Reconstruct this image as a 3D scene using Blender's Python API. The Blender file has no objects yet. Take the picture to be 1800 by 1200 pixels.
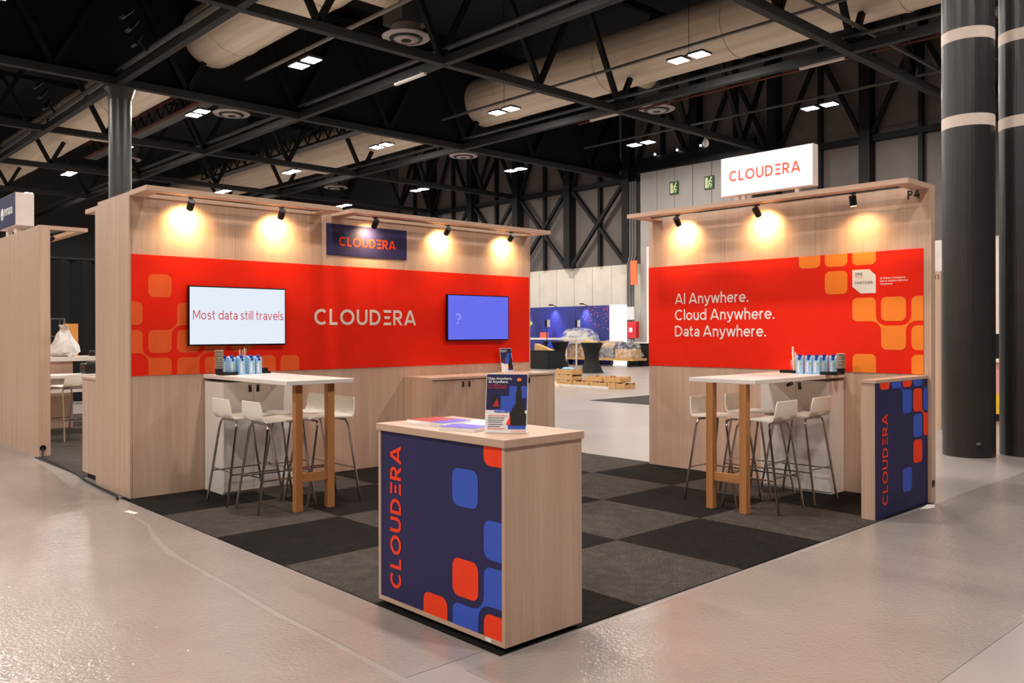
import bpy, math, random
from mathutils import Vector, Matrix
random.seed(7)
SC = bpy.context.scene
COL = SC.collection
PI = math.pi

# ------------------------------------------------------------------ camera
F, CY, YAW, ROLL = 1483.5, 583.97, math.radians(47.05), math.radians(-0.145)
fw = Vector((math.cos(YAW), math.sin(YAW), 0))
r0 = Vector((math.sin(YAW), -math.cos(YAW), 0))
u0 = Vector((0, 0, 1))
rr = r0*math.cos(ROLL) + u0*math.sin(ROLL)
uu = u0*math.cos(ROLL) - r0*math.sin(ROLL)
cam_d = bpy.data.cameras.new('camera')
cam_d.sensor_width = 36.0
cam_d.sensor_fit = 'HORIZONTAL'
cam_d.lens = 36.0*F/1800.0
cam_d.shift_y = (CY-600.0)/1800.0
cam_d.clip_start = 0.05
cam_d.clip_end = 300
cam = bpy.data.objects.new('camera', cam_d)
COL.objects.link(cam)
M = Matrix((rr, uu, -fw)).transposed().to_4x4()
M.translation = Vector((0, 0, 1.5))
cam.matrix_world = M
SC.camera = cam

# ------------------------------------------------------------------ world, exposure
W = bpy.data.worlds.new('hall_world')
SC.world = W
W.use_nodes = True
W.node_tree.nodes['Background'].inputs[0].default_value = (0.010, 0.010, 0.012, 1)
W.node_tree.nodes['Background'].inputs[1].default_value = 1.0
SC.view_settings.view_transform = 'Standard'
SC.view_settings.look = 'None'
SC.view_settings.exposure = 1.15
SC.view_settings.gamma = 1.0
SC.view_settings.use_curve_mapping = False
LED = 150.0          # radiance of the high-bay LED panels
SPOT_W = 16.0         # track spotlights

# ------------------------------------------------------------------ materials
def lin(c):
    return tuple(((v/255.0)/12.92 if v <= 10.31 else ((v/255.0+0.055)/1.055)**2.4) for v in c)
MATS = {}
def nm(name):
    m = bpy.data.materials.new(name)
    m.use_nodes = True
    MATS[name] = m
    nt = m.node_tree
    return m, nt, nt.nodes['Principled BSDF']
def coords(nt, scale=(1, 1, 1), rand=False):
    tc = nt.nodes.new('ShaderNodeTexCoord')
    mp = nt.nodes.new('ShaderNodeMapping')
    mp.inputs['Scale'].default_value = scale
    nt.links.new(tc.outputs['Object'], mp.inputs['Vector'])
    if rand:
        oi = nt.nodes.new('ShaderNodeObjectInfo')
        ml = nt.nodes.new('ShaderNodeMath'); ml.operation = 'MULTIPLY'; ml.inputs[1].default_value = 37.0
        nt.links.new(oi.outputs['Random'], ml.inputs[0])
        nt.links.new(ml.outputs[0], mp.inputs['Location'])
    return mp.outputs['Vector']
def noise(nt, vec, scale, detail=4, rough=0.55):
    n = nt.nodes.new('ShaderNodeTexNoise')
    n.inputs['Scale'].default_value = scale
    n.inputs['Detail'].default_value = detail
    n.inputs['Roughness'].default_value = rough
    nt.links.new(vec, n.inputs['Vector'])
    return n.outputs['Fac']
def ramp(nt, fac, stops):
    r = nt.nodes.new('ShaderNodeValToRGB')
    el = r.color_ramp.elements
    el[0].position, el[0].color = stops[0][0], (*stops[0][1], 1)
    el[1].position, el[1].color = stops[-1][0], (*stops[-1][1], 1)
    for p, c in stops[1:-1]:
        e = el.new(p); e.color = (*c, 1)
    nt.links.new(fac, r.inputs['Fac'])
    return r.outputs['Color']
def bump(nt, h, b, strength, dist=0.01):
    bp = nt.nodes.new('ShaderNodeBump')
    bp.inputs['Strength'].default_value = strength
    bp.inputs['Distance'].default_value = dist
    nt.links.new(h, bp.inputs['Height'])
    nt.links.new(bp.outputs['Normal'], b.inputs['Normal'])
def plain(name, rgb, rough=0.5, metal=0.0, var=0.06, scale=6.0, bmp=0.0, bscale=60.0, spec=0.5, raw=False):
    m, nt, b = nm(name)
    c = rgb if raw else lin(rgb)
    v = coords(nt)
    f = noise(nt, v, scale)
    col = ramp(nt, f, [(0.3, tuple(x*(1-var) for x in c)), (0.7, tuple(min(1, x*(1+var)) for x in c))])
    nt.links.new(col, b.inputs['Base Color'])
    b.inputs['Roughness'].default_value = rough
    b.inputs['Metallic'].default_value = metal
    b.inputs['Specular IOR Level'].default_value = spec
    if bmp > 0:
        bump(nt, noise(nt, v, bscale), b, bmp)
    return m
def wood(name, axis, dark, light, rough=0.45, fine=38.0, long=0.9):
    m, nt, b = nm(name)
    sc = [fine, fine, fine]; sc['xyz'.index(axis)] = long
    v = coords(nt, tuple(sc), True)
    f1 = noise(nt, v, 0.35, 5, 0.6)
    f2 = noise(nt, v, 2.2, 4, 0.6)
    mx = nt.nodes.new('ShaderNodeMix'); mx.data_type = 'FLOAT'; mx.inputs[0].default_value = 0.42
    nt.links.new(f1, mx.inputs[2]); nt.links.new(f2, mx.inputs[3])
    col = ramp(nt, mx.outputs[0], [(0.30, lin(dark)), (0.50, lin(tuple((a+c)/2 for a, c in zip(dark, light)))), (0.68, lin(light))])
    nt.links.new(col, b.inputs['Base Color'])
    b.inputs['Roughness'].default_value = rough
    b.inputs['Specular IOR Level'].default_value = 0.35
    return m
def emis(name, rgb, strength, raw=False):
    m, nt, b = nm(name)
    c = rgb if raw else lin(rgb)
    b.inputs['Base Color'].default_value = (0.02, 0.02, 0.02, 1)
    b.inputs['Emission Color'].default_value = (*c, 1)
    b.inputs['Emission Strength'].default_value = strength
    b.inputs['Roughness'].default_value = 0.4
    return m
D_, L_ = (191, 157, 135), (214, 184, 163)
wood('ash_z', 'z', D_, L_); wood('ash_x', 'x', D_, L_); wood('ash_y', 'y', D_, L_)
wood('oak_z', 'z', (170, 110, 62), (198, 140, 88), 0.5, 60, 1.2)
wood('oak_x', 'x', (170, 110, 62), (198, 140, 88), 0.5, 60, 1.2)
wood('oak_y', 'y', (170, 110, 62), (198, 140, 88), 0.5, 60, 1.2)
plain('red_print', (240, 36, 8), 0.6, var=0.03, bmp=0.03, bscale=300, spec=.2)
plain('orange_print', (240, 98, 44), 0.6, var=0.03, spec=.2)
plain('amber_print', (255, 138, 48), 0.6, var=0.03, spec=.2)
plain('navy_print', (46, 42, 86), 0.55, var=0.04, bmp=0.03, bscale=400, spec=.25)
plain('blue_print', (62, 92, 200), 0.55, var=0.03, spec=.25)
plain('flame_print', (252, 66, 28), 0.55, var=0.03, spec=.25)
plain('cream_print', (236, 226, 220), 0.6, var=0.02)
plain('white_print', (245, 243, 240), 0.6, var=0.02)
plain('black_print', (18, 16, 16), 0.6)
plain('grey_print', (70, 74, 84), 0.6)
plain('salmon_print', (238, 110, 90), 0.6)
plain('white_lam', (238, 232, 226), 0.35, var=0.015)
plain('white_shell', (248, 242, 230), 0.32, var=0.015)
plain('chrome', (200, 198, 196), 0.10, 1.0, var=0.02)
plain('black_leather', (16, 14, 13), 0.5)
plain('black_metal', (14, 14, 15), 0.42, 0.3)
plain('black_plastic', (10, 10, 11), 0.3)
plain('bezel', (8, 8, 10), 0.25)
plain('brass', (214, 200, 180), 0.25, 0.9)
plain('carton_blue', (150, 196, 232), 0.4, var=0.12, scale=30)
plain('carton_pale', (178, 208, 236), 0.4, var=0.05, scale=20)
plain('cap_blue', (16, 44, 150), 0.35)
plain('leaf_green', (150, 190, 60), 0.5)
plain('cup_rim', (236, 214, 186), 0.5)
plain('cup_body', (20, 18, 17), 0.5)
plain('stick_wood', (228, 200, 165), 0.6)
plain('column_paint', (44, 41, 41), 0.36, var=0.08, scale=3)
nt = MATS['column_paint'].node_tree
bump(nt, noise(nt, coords(nt, (9, 9, .25)), 3.0, 3), nt.nodes['Principled BSDF'], 0.35, 0.02)
plain('column_band', (222, 206, 196), 0.55)
plain('steel_dark', (28, 27, 28), 0.6, 0.0, var=0.12, spec=.2)
plain('steel_grey', (38, 36, 36), 0.6, 0.0, var=0.1, spec=.25)
plain('pipe_grey', (120, 118, 118), 0.35, 0.5)
plain('rust_red', (96, 30, 26), 0.5)
plain('ceiling_paint', (7, 7, 8), 0.9)
plain('curtain_black', (6, 6, 7), 0.95)
plain('drape_black', (9, 9, 9), 0.9, bmp=0.3, bscale=3)
plain('cladding', (100, 92, 89), 0.6, var=0.1, scale=1.2)
plain('door_grey', (162, 158, 155), 0.5, var=0.04, scale=2)
plain('concrete_panel', (222, 214, 202), 0.75, var=0.07, scale=1.4, bmp=0.1, bscale=8)
plain('hall_wall', (52, 50, 50), 0.8)
plain('fixture_grey', (70, 70, 72), 0.5)
plain('lens_grey', (196, 170, 166), 0.4)
plain('diffuser_ring', (176, 164, 162), 0.4)
plain('card', (204, 160, 106), 0.8, var=0.12, scale=9)
plain('card_dark', (168, 122, 74), 0.8, var=0.12, scale=9)
plain('wheel', (22, 22, 22), 0.6)
plain('sign_green', (36, 78, 44), 0.5)
plain('sign_pale', (210, 226, 170), 0.5)
plain('fire_red', (206, 22, 36), 0.4)
plain('box_grey', (205, 204, 202), 0.5)
plain('banner_orange', (246, 120, 70), 0.5)
plain('stage_blue', (44, 50, 128), 0.6, var=0.1, scale=0.8)
plain('pink_dot', (236, 110, 160), 0.6)
plain('magenta', (236, 60, 190), 0.5)
plain('stretch_black', (9, 9, 10), 0.75, bmp=0.1, bscale=14)
plain('paper', (246, 244, 242), 0.6)
plain('cover_red', (176, 40, 52), 0.35, var=0.25, scale=20)
plain('cover_violet', (86, 92, 236), 0.3, var=0.25, scale=16)
plain('pen', (70, 50, 40), 0.4)
plain('yellow_print', (248, 206, 40), 0.5)
plain('pinkish_print', (232, 170, 166), 0.5)
plain('pale_panel', (236, 224, 218), 0.5)
plain('bag_white', (226, 222, 220), 0.3, var=0.12, scale=18, bmp=0.6, bscale=16)
plain('orange_board', (222, 150, 70), 0.6, var=0.1)
plain('crate_blue', (22, 66, 190), 0.5)
plain('tube_white', (226, 220, 216), 0.5)
plain('cable_black', (12, 12, 12), 0.5)
emis('screen_white', (232, 242, 255), 0.42)
emis('screen_blue', (98, 108, 238), 0.43)
emis('screen_ghost', (140, 148, 246), 0.46)
emis('screen_red', (222, 24, 34), 0.36)
emis('lightbox_white', (250, 252, 255), 0.44)
emis('lightbox_red', (255, 80, 30), 0.48)
emis('stage_white', (255, 253, 250), 0.7)
emis('led', (255, 246, 236), LED)
emis('lamp_hot', (255, 196, 110), 14.0)
emis('pin_lamp', (255, 250, 240), 3.0)
emis('exit_glow', (190, 220, 60), .6)
# galvanised duct
m, nt, b = nm('duct')
v = coords(nt, (1, 1, 1))
col = ramp(nt, noise(nt, coords(nt, (3.2, .12, 3.2)), 1.6, 4), [(0.3, lin((214, 196, 172))), (0.7, lin((246, 230, 208)))])
nt.links.new(col, b.inputs['Base Color'])
b.inputs['Metallic'].default_value = 0.0; b.inputs['Roughness'].default_value = 0.36
wv = nt.nodes.new('ShaderNodeTexWave'); wv.bands_direction = 'Y'; wv.inputs['Scale'].default_value = 1.9
nt.links.new(v, wv.inputs['Vector']); bump(nt, wv.outputs['Fac'], b, 0.06, 0.02)
# carpet tiles
def carpet(name, dark, light):
    m, nt, b = nm(name)
    v = coords(nt, (1, 1, 1), True)
    f = noise(nt, v, 170, 3, 0.7)
    g = noise(nt, v, 9, 3)
    mx = nt.nodes.new('ShaderNodeMix'); mx.data_type = 'FLOAT'; mx.inputs[0].default_value = 0.18
    nt.links.new(f, mx.inputs[2]); nt.links.new(g, mx.inputs[3])
    nt.links.new(ramp(nt, mx.outputs[0], [(0.38, lin(dark)), (0.55, lin(tuple((a*2+c)/3 for a, c in zip(dark, light)))), (0.70, lin(light))]), b.inputs['Base Color'])
    b.inputs['Roughness'].default_value = 0.95
    b.inputs['Specular IOR Level'].default_value = 0.1
    bump(nt, f, b, 0.6, 0.004)
carpet('carpet_dark', (20, 18, 17), (58, 52, 49))
carpet('carpet_light', (50, 46, 43), (122, 114, 107))
# hall floor and the protective film on it
def concrete(name, dark, light, rough, bstr, spec, gs=90):
    m, nt, b = nm(name)
    v = coords(nt)
    f = noise(nt, v, 0.9, 5)
    nt.links.new(ramp(nt, f, [(0.3, lin(dark)), (0.7, lin(light))]), b.inputs['Base Color'])
    b.inputs['Roughness'].default_value = rough
    b.inputs['Specular IOR Level'].default_value = spec
    g = noise(nt, v, gs, 2, 0.6)
    h = noise(nt, v, 7, 2, 0.5)
    mx = nt.nodes.new('ShaderNodeMix'); mx.data_type = 'FLOAT'; mx.inputs[0].default_value = 0.35
    nt.links.new(g, mx.inputs[2]); nt.links.new(h, mx.inputs[3])
    bump(nt, mx.outputs[0], b, bstr, 0.01)
concrete('floor_concrete', (150, 141, 137), (166, 156, 151), 0.30, 0.12, 0.5)
concrete('film', (147, 137, 131), (162, 151, 145), 0.08, 0.6, 0.6, 45)
# clear shrink wrap
m, nt, b = nm('wrap')
b.inputs['Base Color'].default_value = (0.9, 0.9, 0.9, 1); b.inputs['Roughness'].default_value = 0.18
tr = nt.nodes.new('ShaderNodeBsdfTransparent'); mxs = nt.nodes.new('ShaderNodeMixShader')
fz = noise(nt, coords(nt), 5.0, 3)
mp = nt.nodes.new('ShaderNodeMapRange'); mp.inputs[1].default_value = 0.4; mp.inputs[2].default_value = 0.65
mp.inputs[3].default_value = 0.04; mp.inputs[4].default_value = 0.42
nt.links.new(fz, mp.inputs[0]); nt.links.new(mp.outputs[0], mxs.inputs[0])
nt.links.new(tr.outputs[0], mxs.inputs[1]); nt.links.new(b.outputs[0], mxs.inputs[2])
nt.links.new(mxs.outputs[0], nt.nodes['Material Output'].inputs['Surface'])
bump(nt, noise(nt, coords(nt), 9.0, 3), b, 0.8, 0.05)

# ------------------------------------------------------------------ mesh helpers
ORG = {}
class MB:
    def __init__(s): s.v = []; s.f = []; s.sm = False
    def poly(s, pts):
        n = len(s.v); s.v += [tuple(p) for p in pts]; s.f.append(tuple(range(n, n+len(pts)))); return s
    def box(s, x0, x1, y0, y1, z0, z1):
        n = len(s.v)
        s.v += [(x0, y0, z0), (x1, y0, z0), (x1, y1, z0), (x0, y1, z0), (x0, y0, z1), (x1, y0, z1), (x1, y1, z1), (x0, y1, z1)]
        s.f += [tuple(n+i for i in q) for q in ((0, 3, 2, 1), (4, 5, 6, 7), (0, 1, 5, 4), (1, 2, 6, 5), (2, 3, 7, 6), (3, 0, 4, 7))]
        return s
    def bar(s, a, b, w, h=None, up=(0, 0, 1)):
        h = h or w
        a = Vector(a); b = Vector(b); d = (b-a).normalized()
        up = Vector(up)
        if abs(d.dot(up)) > 0.99: up = Vector((1, 0, 0))
        p = d.cross(up).normalized(); q = p.cross(d).normalized()
        n = len(s.v)
        for e in (a, b):
            for i, j in ((-1, -1), (1, -1), (1, 1), (-1, 1)):
                s.v.append(tuple(e+p*(w/2*i)+q*(h/2*j)))
        s.f += [tuple(n+i for i in t) for t in ((0, 3, 2, 1), (4, 5, 6, 7), (0, 1, 5, 4), (1, 2, 6, 5), (2, 3, 7, 6), (3, 0, 4, 7))]
        return s
    def tube(s, path, r, n=10, cap=True):
        P = [Vector(p) for p in path]; base = len(s.v)
        prev = None
        for i, p in enumerate(P):
            d = (P[min(i+1, len(P)-1)]-P[max(i-1, 0)]).normalized()
            if prev is None:
                up = Vector((0, 0, 1)) if abs(d.z) < 0.95 else Vector((1, 0, 0))
                a = d.cross(up).normalized()
            else:
                a = (prev-d*prev.dot(d)).normalized()
            prev = a
            c = d.cross(a)
            ri = r[i] if isinstance(r, (list, tuple)) else r
            for k in range(n):
                t = 2*PI*k/n
                s.v.append(tuple(p+a*(ri*math.cos(t))+c*(ri*math.sin(t))))
        for i in range(len(P)-1):
            for k in range(n):
                k2 = (k+1) % n
                s.f.append((base+i*n+k, base+i*n+k2, base+(i+1)*n+k2, base+(i+1)*n+k))
        if cap:
            s.f.append(tuple(base+k for k in reversed(range(n))))
            s.f.append(tuple(base+(len(P)-1)*n+k for k in range(n)))
        s.sm = True
        return s
    def lathe(s, c, prof, n=24):
        base = len(s.v)
        for r, z in prof:
            for k in range(n):
                t = 2*PI*k/n
                s.v.append((c[0]+r*math.cos(t), c[1]+r*math.sin(t), c[2]+z))
        for i in range(len(prof)-1):
            for k in range(n):
                k2 = (k+1) % n
                s.f.append((base+i*n+k, base+i*n+k2, base+(i+1)*n+k2, base+(i+1)*n+k))
        s.f.append(tuple(base+k for k in reversed(range(n))))
        s.f.append(tuple(base+(len(prof)-1)*n+k for k in range(n)))
        s.sm = True
        return s
    def prism(s, pts, n):            # polygon (list of 3D points) thickened by vector n
        n = Vector(n); k = len(pts); base = len(s.v)
        s.v += [tuple(Vector(p)) for p in pts] + [tuple(Vector(p)+n) for p in pts]
        s.f.append(tuple(base+i for i in reversed(range(k))))
        s.f.append(tuple(base+k+i for i in range(k)))
        for i in range(k):
            j = (i+1) % k
            s.f.append((base+i, base+j, base+k+j, base+k+i))
        return s
    def build(s, name, mat, parent=None, org=None, bevel=0.0, smooth=None):
        root = parent
        o3 = Vector((0, 0, 0))
        if parent is not None: o3 = ORG.get(parent.name, o3)
        elif org is not None: o3 = Vector(org)
        me = bpy.data.meshes.new(name)
        me.from_pydata([tuple(Vector(p)-o3) for p in s.v], [], s.f)
        me.materials.append(MATS[mat])
        ob = bpy.data.objects.new(name, me)
        COL.objects.link(ob)
        if parent is not None:
            ob.parent = parent
        else:
            ob.location = o3
        ORG[ob.name] = o3
        if (s.sm if smooth is None else smooth):
            me.polygons.foreach_set('use_smooth', [True]*len(me.polygons))
            md = ob.modifiers.new('edges', 'EDGE_SPLIT'); md.split_angle = math.radians(38)
        if bevel > 0:
            bv = ob.modifiers.new('bevel', 'BEVEL'); bv.width = bevel; bv.segments = 2; bv.limit_method = 'ANGLE'
        me.update()
        return ob
def tag(o, label=None, cat=None, group=None, kind=None):
    if label: o['label'] = label
    if cat: o['category'] = cat
    if group: o['group'] = group
    if kind: o['kind'] = kind
    return o
def thing(name, loc, label, cat, group=None, kind=None):
    o = bpy.data.objects.new(name, None)
    o.empty_display_size = 0.1
    COL.objects.link(o)
    o.location = loc
    ORG[o.name] = Vector(loc)
    return tag(o, label, cat, group, kind)
def kids(o):
    return [c for c in bpy.data.objects if c.parent == o]
def copy_tree(o, loc=None, rz=None, label=None, parent=None, KC={}):
    c = o.copy(); COL.objects.link(c)
    if parent is not None: c.parent = parent
    if loc is not None: c.location = loc
    if rz is not None: c.rotation_euler = (0, 0, rz)
    if label: c['label'] = label
    if o.name not in KC: KC[o.name] = kids(o)
    for ch in KC[o.name]: copy_tree(ch, parent=c)
    return c
def B(x0, x1, y0, y1, z0, z1): return MB().box(x0, x1, y0, y1, z0, z1)
def area_frame(O, U, V): return (Vector(O), Vector(U), Vector(V))
def flat(polys2d, fr, off=0.0):      # 2D polygons placed on a frame (origin, u, v), lifted along the normal
    O, U, V = fr; N = U.cross(V)
    mb = MB()
    for i, p in enumerate(polys2d):
        if len(p) >= 3: mb.poly([O+U*a+V*b_+N*(off+.00006*(i % 9)) for a, b_ in p])
    return mb
def clip2(p, x0, x1, y0, y1):
    for ax, lim, sgn in ((0, x0, 1), (0, x1, -1), (1, y0, 1), (1, y1, -1)):
        out = []
        for i in range(len(p)):
            a, c = p[i], p[(i+1) % len(p)]
            da, dc = (a[ax]-lim)*sgn, (c[ax]-lim)*sgn
            if da >= 0: out.append(a)
            if (da >= 0) != (dc >= 0):
                t = da/(da-dc); out.append((a[0]+(c[0]-a[0])*t, a[1]+(c[1]-a[1])*t))
        p = out
        if not p: return []
    return p
def arc(cx, cy, rx, ry, a0, a1, n=12):
    return [(cx+rx*math.cos(math.radians(a0+(a1-a0)*i/n)), cy+ry*math.sin(math.radians(a0+(a1-a0)*i/n))) for i in range(n+1)]
def rrect(x0, x1, y0, y1, r, n=6):
    return arc(x1-r, y1-r, r, r, 0, 90, n)+arc(x0+r, y1-r, r, r, 90, 180, n)+arc(x0+r, y0+r, r, r, 180, 270, n)+arc(x1-r, y0+r, r, r, 270, 360, n)

# ------------------------------------------------------------------ stroke lettering
def stroke(pts, t, cl=None):
    P = []
    for p in pts:
        if not P or (Vector(p)-P[-1]).length > 1e-4*max(1.0, t): P.append(Vector(p))
    L = []; R = []
    for i in range(len(P)):
        d0 = (P[i]-P[i-1]).normalized() if i > 0 else None
        d1 = (P[i+1]-P[i]).normalized() if i < len(P)-1 else None
        d = d0 if d1 is None else d1 if d0 is None else (d0+d1).normalized()
        nrm = Vector((-d.y, d.x))
        k = 1.0
        if d0 is not None and d1 is not None:
            k = 1.0/max(0.35, d.dot(d0))
        L.append(P[i]+nrm*(t/2*k)); R.append(P[i]-nrm*(t/2*k))
    out = []
    for i in range(len(P)-1):
        q = [tuple(R[i]), tuple(R[i+1]), tuple(L[i+1]), tuple(L[i])]
        if cl: q = clip2(q, -9, 9, cl[0], cl[1])
        if q: out.append(q)
    return out
def glyph(ch, t):
    h = t/2; x = 0.72      # cap height 1, x height .72
    S = []; adv = 0.6; cl = None
    def st(p, c=None): S.extend(stroke(p, t, c))
    if ch == 'C': st(arc(.5, .5, .5-h, .5-h, 48, 312, 26)); adv = .90
    elif ch == 'O': st(arc(.53, .5, .53-h, .5-h, 0, 360, 32)); adv = 1.06
    elif ch == 'L': st([(h, 1), (h, h), (.58, h)]); adv = .60
    elif ch == 'U': st([(h, 1), (h, .38)]+arc(.41, .38, .41-h, .38-h, 180, 360, 16)+[(.82-h, 1)]); adv = .82
    elif ch == 'D': st([(h, h), (.34, h)]+arc(.34, .5, .5-h, .5-h, -90, 90, 18)+[(h, 1-h)]); st([(h, 0), (h, 1)]); adv = .86
    elif ch == 'E':
        S.append([(.0, 1), (.12, 1-t), (.66, 1-t), (.66, 1)]); S.append([(.13, .5-h), (.56, .5-h), (.56, .5+h), (.13, .5+h)])
        S.append([(.0, 0), (.66, 0), (.66, t), (.12, t)]); adv = .66
    elif ch == 'R':
        st([(h, 0), (h, 1)]); st([(h, 1-h), (.40, 1-h)]+arc(.40, .68, .32-h, .32-h, 90, -90, 12)+[(h, .36+h)])
        st([(.36, .40), (.70, -.06)], (0, 1)); adv = .74
    elif ch == 'A':
        st([(.04, -.08), (.475, 1.04)], (0, 1)); st([(.475, 1.04), (.91, -.08)], (0, 1)); st([(.2, .26), (.75, .26)]); adv = .95
    elif ch == 'I': st([(h, 0), (h, 1)]); adv = t
    elif ch == 'M': st([(h, 0), (h, 1)]); st([(h, 1.02), (.46, .22), (.92-h, 1.02)], (0, 1)); st([(.92-h, 0), (.92-h, 1)]); adv = .92
    elif ch == 'P': st([(h, 0), (h, 1)]); st([(h, 1-h), (.36, 1-h)]+arc(.36, .70, .30-h, .30-h, 90, -90, 12)+[(h, .4+h)]); adv = .66
    elif ch == '4': st([(.70, .24+h), (.05, .24+h), (.46, 1.02)], (0, 1)); st([(.52, 0), (.52, .62)]); adv = .72
    elif ch == '.': S.append(arc(t*.62, t*.62, t*.62, t*.62, 0, 360, 12)[:-1]); adv = t*1.24
    elif ch == 'n': st([(h, 0), (h, x)]); st(arc(.29, x-.29, .29-h, .29-h, 180, 0, 14)+[(.58-h, 0)]); adv = .58
    elif ch == 'h': st([(h, 0), (h, 1.03)]); st(arc(.29, x-.29, .29-h, .29-h, 180, 0, 14)+[(.58-h, 0)]); adv = .58
    elif ch == 'r': st([(h, 0), (h, x)]); st(arc(.30, x-.30, .30-h, .30-h, 180, 80, 8)); adv = .37
    elif ch == 'u': st([(h, x), (h, .29)]+arc(.29, .29, .29-h, .29-h, 180, 360, 14)+[(.58-h, x)]); st([(.58-h, 0), (.58-h, x)]); adv = .58
    elif ch == 'l': st([(h, 0), (h, 1.03)]); adv = t
    elif ch == 'i': st([(h, 0), (h, x)]); S.append(arc(h, .93, t*.6, t*.6, 0, 360, 12)[:-1]); adv = t
    elif ch == 'o': st(arc(.35, x/2, .35-h, x/2-h, 0, 360, 26)); adv = .70
    elif ch == 'd': st(arc(.35, x/2, .35-h, x/2-h, 0, 360, 26)); st([(.70-h, 0), (.70-h, 1.03)]); adv = .70
    elif ch == 'e': st([(.10, x/2), (.66-h, x/2)]+arc(.34, x/2, .34-h, x/2-h, 0, 318, 26)); adv = .66
    elif ch == 'a':
        st(arc(.30, .44, .25-h*.4, .28-h, 155, 0, 12)+[(.56-h, 0)]); st(arc(.27, .215, .27-h, .215-h, 0, 360, 22)); adv = .56
    elif ch == 'y': st([(.02, x+.06), (.32, .03)], (-.3, x)); st([(.62, x+.06), (.30, -.08), (.20, -.25+h), (.05, -.25+h)], (-.3, x)); adv = .63
    elif ch == 'v': st([(.02, x+.06), (.31, -.03)], (0, x)); st([(.60, x+.06), (.29, -.03)], (0, x)); adv = .62
    elif ch == 'w':
        for a, b_ in (((.03, x+.06), (.25, -.04)), ((.23, -.04), (.47, x+.04)), ((.45, x+.04), (.69, -.04)), ((.67, -.04), (.89, x+.06))): st([a, b_], (0, x))
        adv = .92
    elif ch == 't': st([(.16, .96), (.16, .2)]+arc(.32, .18, .16, .18-h, 180, 290, 8)); st([(0, x-h), (.38, x-h)]); adv = .40
    elif ch == 's':
        st(arc(.26, x*.735, .22-h*.6, x*.265-h, 30, 260, 14)+arc(.26, x*.265, .25-h*.6, x*.265-h*.9, 80, -150, 14)); adv = .51
    else: adv = .34
    return S, adv
def word(txt, t, gap):
    out = []; x = 0
    for ch in txt:
        S, adv = glyph(ch, t)
        out += [[(a+x, b_) for a, b_ in p] for p in S]
        x += adv+gap if ch != ' ' else .30
    return out, x-gap
def lettering(txt, fr, width, height, parent, mat, t=.17, gap=.16, off=0.002, name='lettering'):
    p, w = word(txt, t, gap)
    sx = width/w
    mb = flat([[(a*sx, b_*height) for a, b_ in q] for q in p], fr, off)
    return mb.build(name, mat, parent)
def font_text(txt, fr, width, height, parent, mat, off=0.002, name='lettering', bold=0.0):
    cu = bpy.data.curves.new('t', 'FONT'); cu.body = txt; cu.size = 1.0; cu.offset = bold; cu.resolution_u = 3
    ob = bpy.data.objects.new('t', cu); COL.objects.link(ob)
    bpy.context.view_layer.update()
    me = ob.evaluated_get(bpy.context.evaluated_depsgraph_get()).to_mesh()
    vs = [v.co.copy() for v in me.vertices]; fs = [tuple(p.vertices) for p in me.polygons]
    ob.evaluated_get(bpy.context.evaluated_depsgraph_get()).to_mesh_clear()
    bpy.data.objects.remove(ob); bpy.data.curves.remove(cu)
    x0 = min(v.x for v in vs); x1 = max(v.x for v in vs); y0 = 0.0; y1 = max(v.y for v in vs)
    O, U, V = fr; N = U.cross(V)
    mb = MB()
    mb.v = [tuple(O+U*((v.x-x0)/(x1-x0)*width)+V*((v.y-y0)/(y1-y0)*height)+N*off) for v in vs]
    mb.f = fs
    return mb.build(name, mat, parent)

# rounded squares of the prints: cell grid with gooey diagonal bridges
def cells(fr, parent, mats, cell, bridges, x0, px, w, ytop, py, h, lim, rad=.048, off=.0015):
    def rect(c, r): return (x0+c*px, x0+c*px+w, ytop-r*py-h, ytop-r*py)
    for (c, r, mk) in cell:
        a, b_, c0, c1 = rect(c, r)
        p = clip2(rrect(a, b_, c0, c1, rad), *lim)
        if p: flat([p], fr, off).build('print_square', mats[mk], parent)
    gx, gy = px-w, py-h
    for (ca, ra, cb, rb, mk) in bridges:
        if ca > cb: ca, ra, cb, rb = cb, rb, ca, ra
        A = rect(ca, ra); Bc = rect(cb, rb)
        if rb > ra:      # descending to the right; neighbours: upper right and lower left
            cx, cy = Bc[0]+rad, A[2]+rad           # corner centre of the upper right cell
            p1 = arc(cx, cy, rad+gx, rad+gy, 180, 270, 8)
            cx, cy = A[1]-rad, Bc[3]-rad
            p2 = arc(cx, cy, rad+gx, rad+gy, 0, 90, 8)
            q = p1+p2
        else:
            cx, cy = A[1]-rad, Bc[2]+rad           # upper left cell
            p1 = arc(cx, cy, rad+gx, rad+gy, 270, 360, 8)
            cx, cy = Bc[0]+rad, A[3]-rad           # lower right cell
            p2 = arc(cx, cy, rad+gx, rad+gy, 90, 180, 8)
            q = p1+p2
        mbq = MB()
        n = len(p1)
        for i in range(n-1):                        # strip between the two concave arcs
            a1, a2 = q[i], q[i+1]
            b1, b2 = q[2*n-1-i], q[2*n-2-i]
            poly = clip2([a1, a2, b2, b1], *lim)
            if len(poly) >= 3:
                O, U, V = fr; N = U.cross(V)
                mbq.poly([O+U*s_+V*t_+N*(off+.0002) for s_, t_ in poly])
        if mbq.v: mbq.build('print_bridge', mats[mk], parent)

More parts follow.
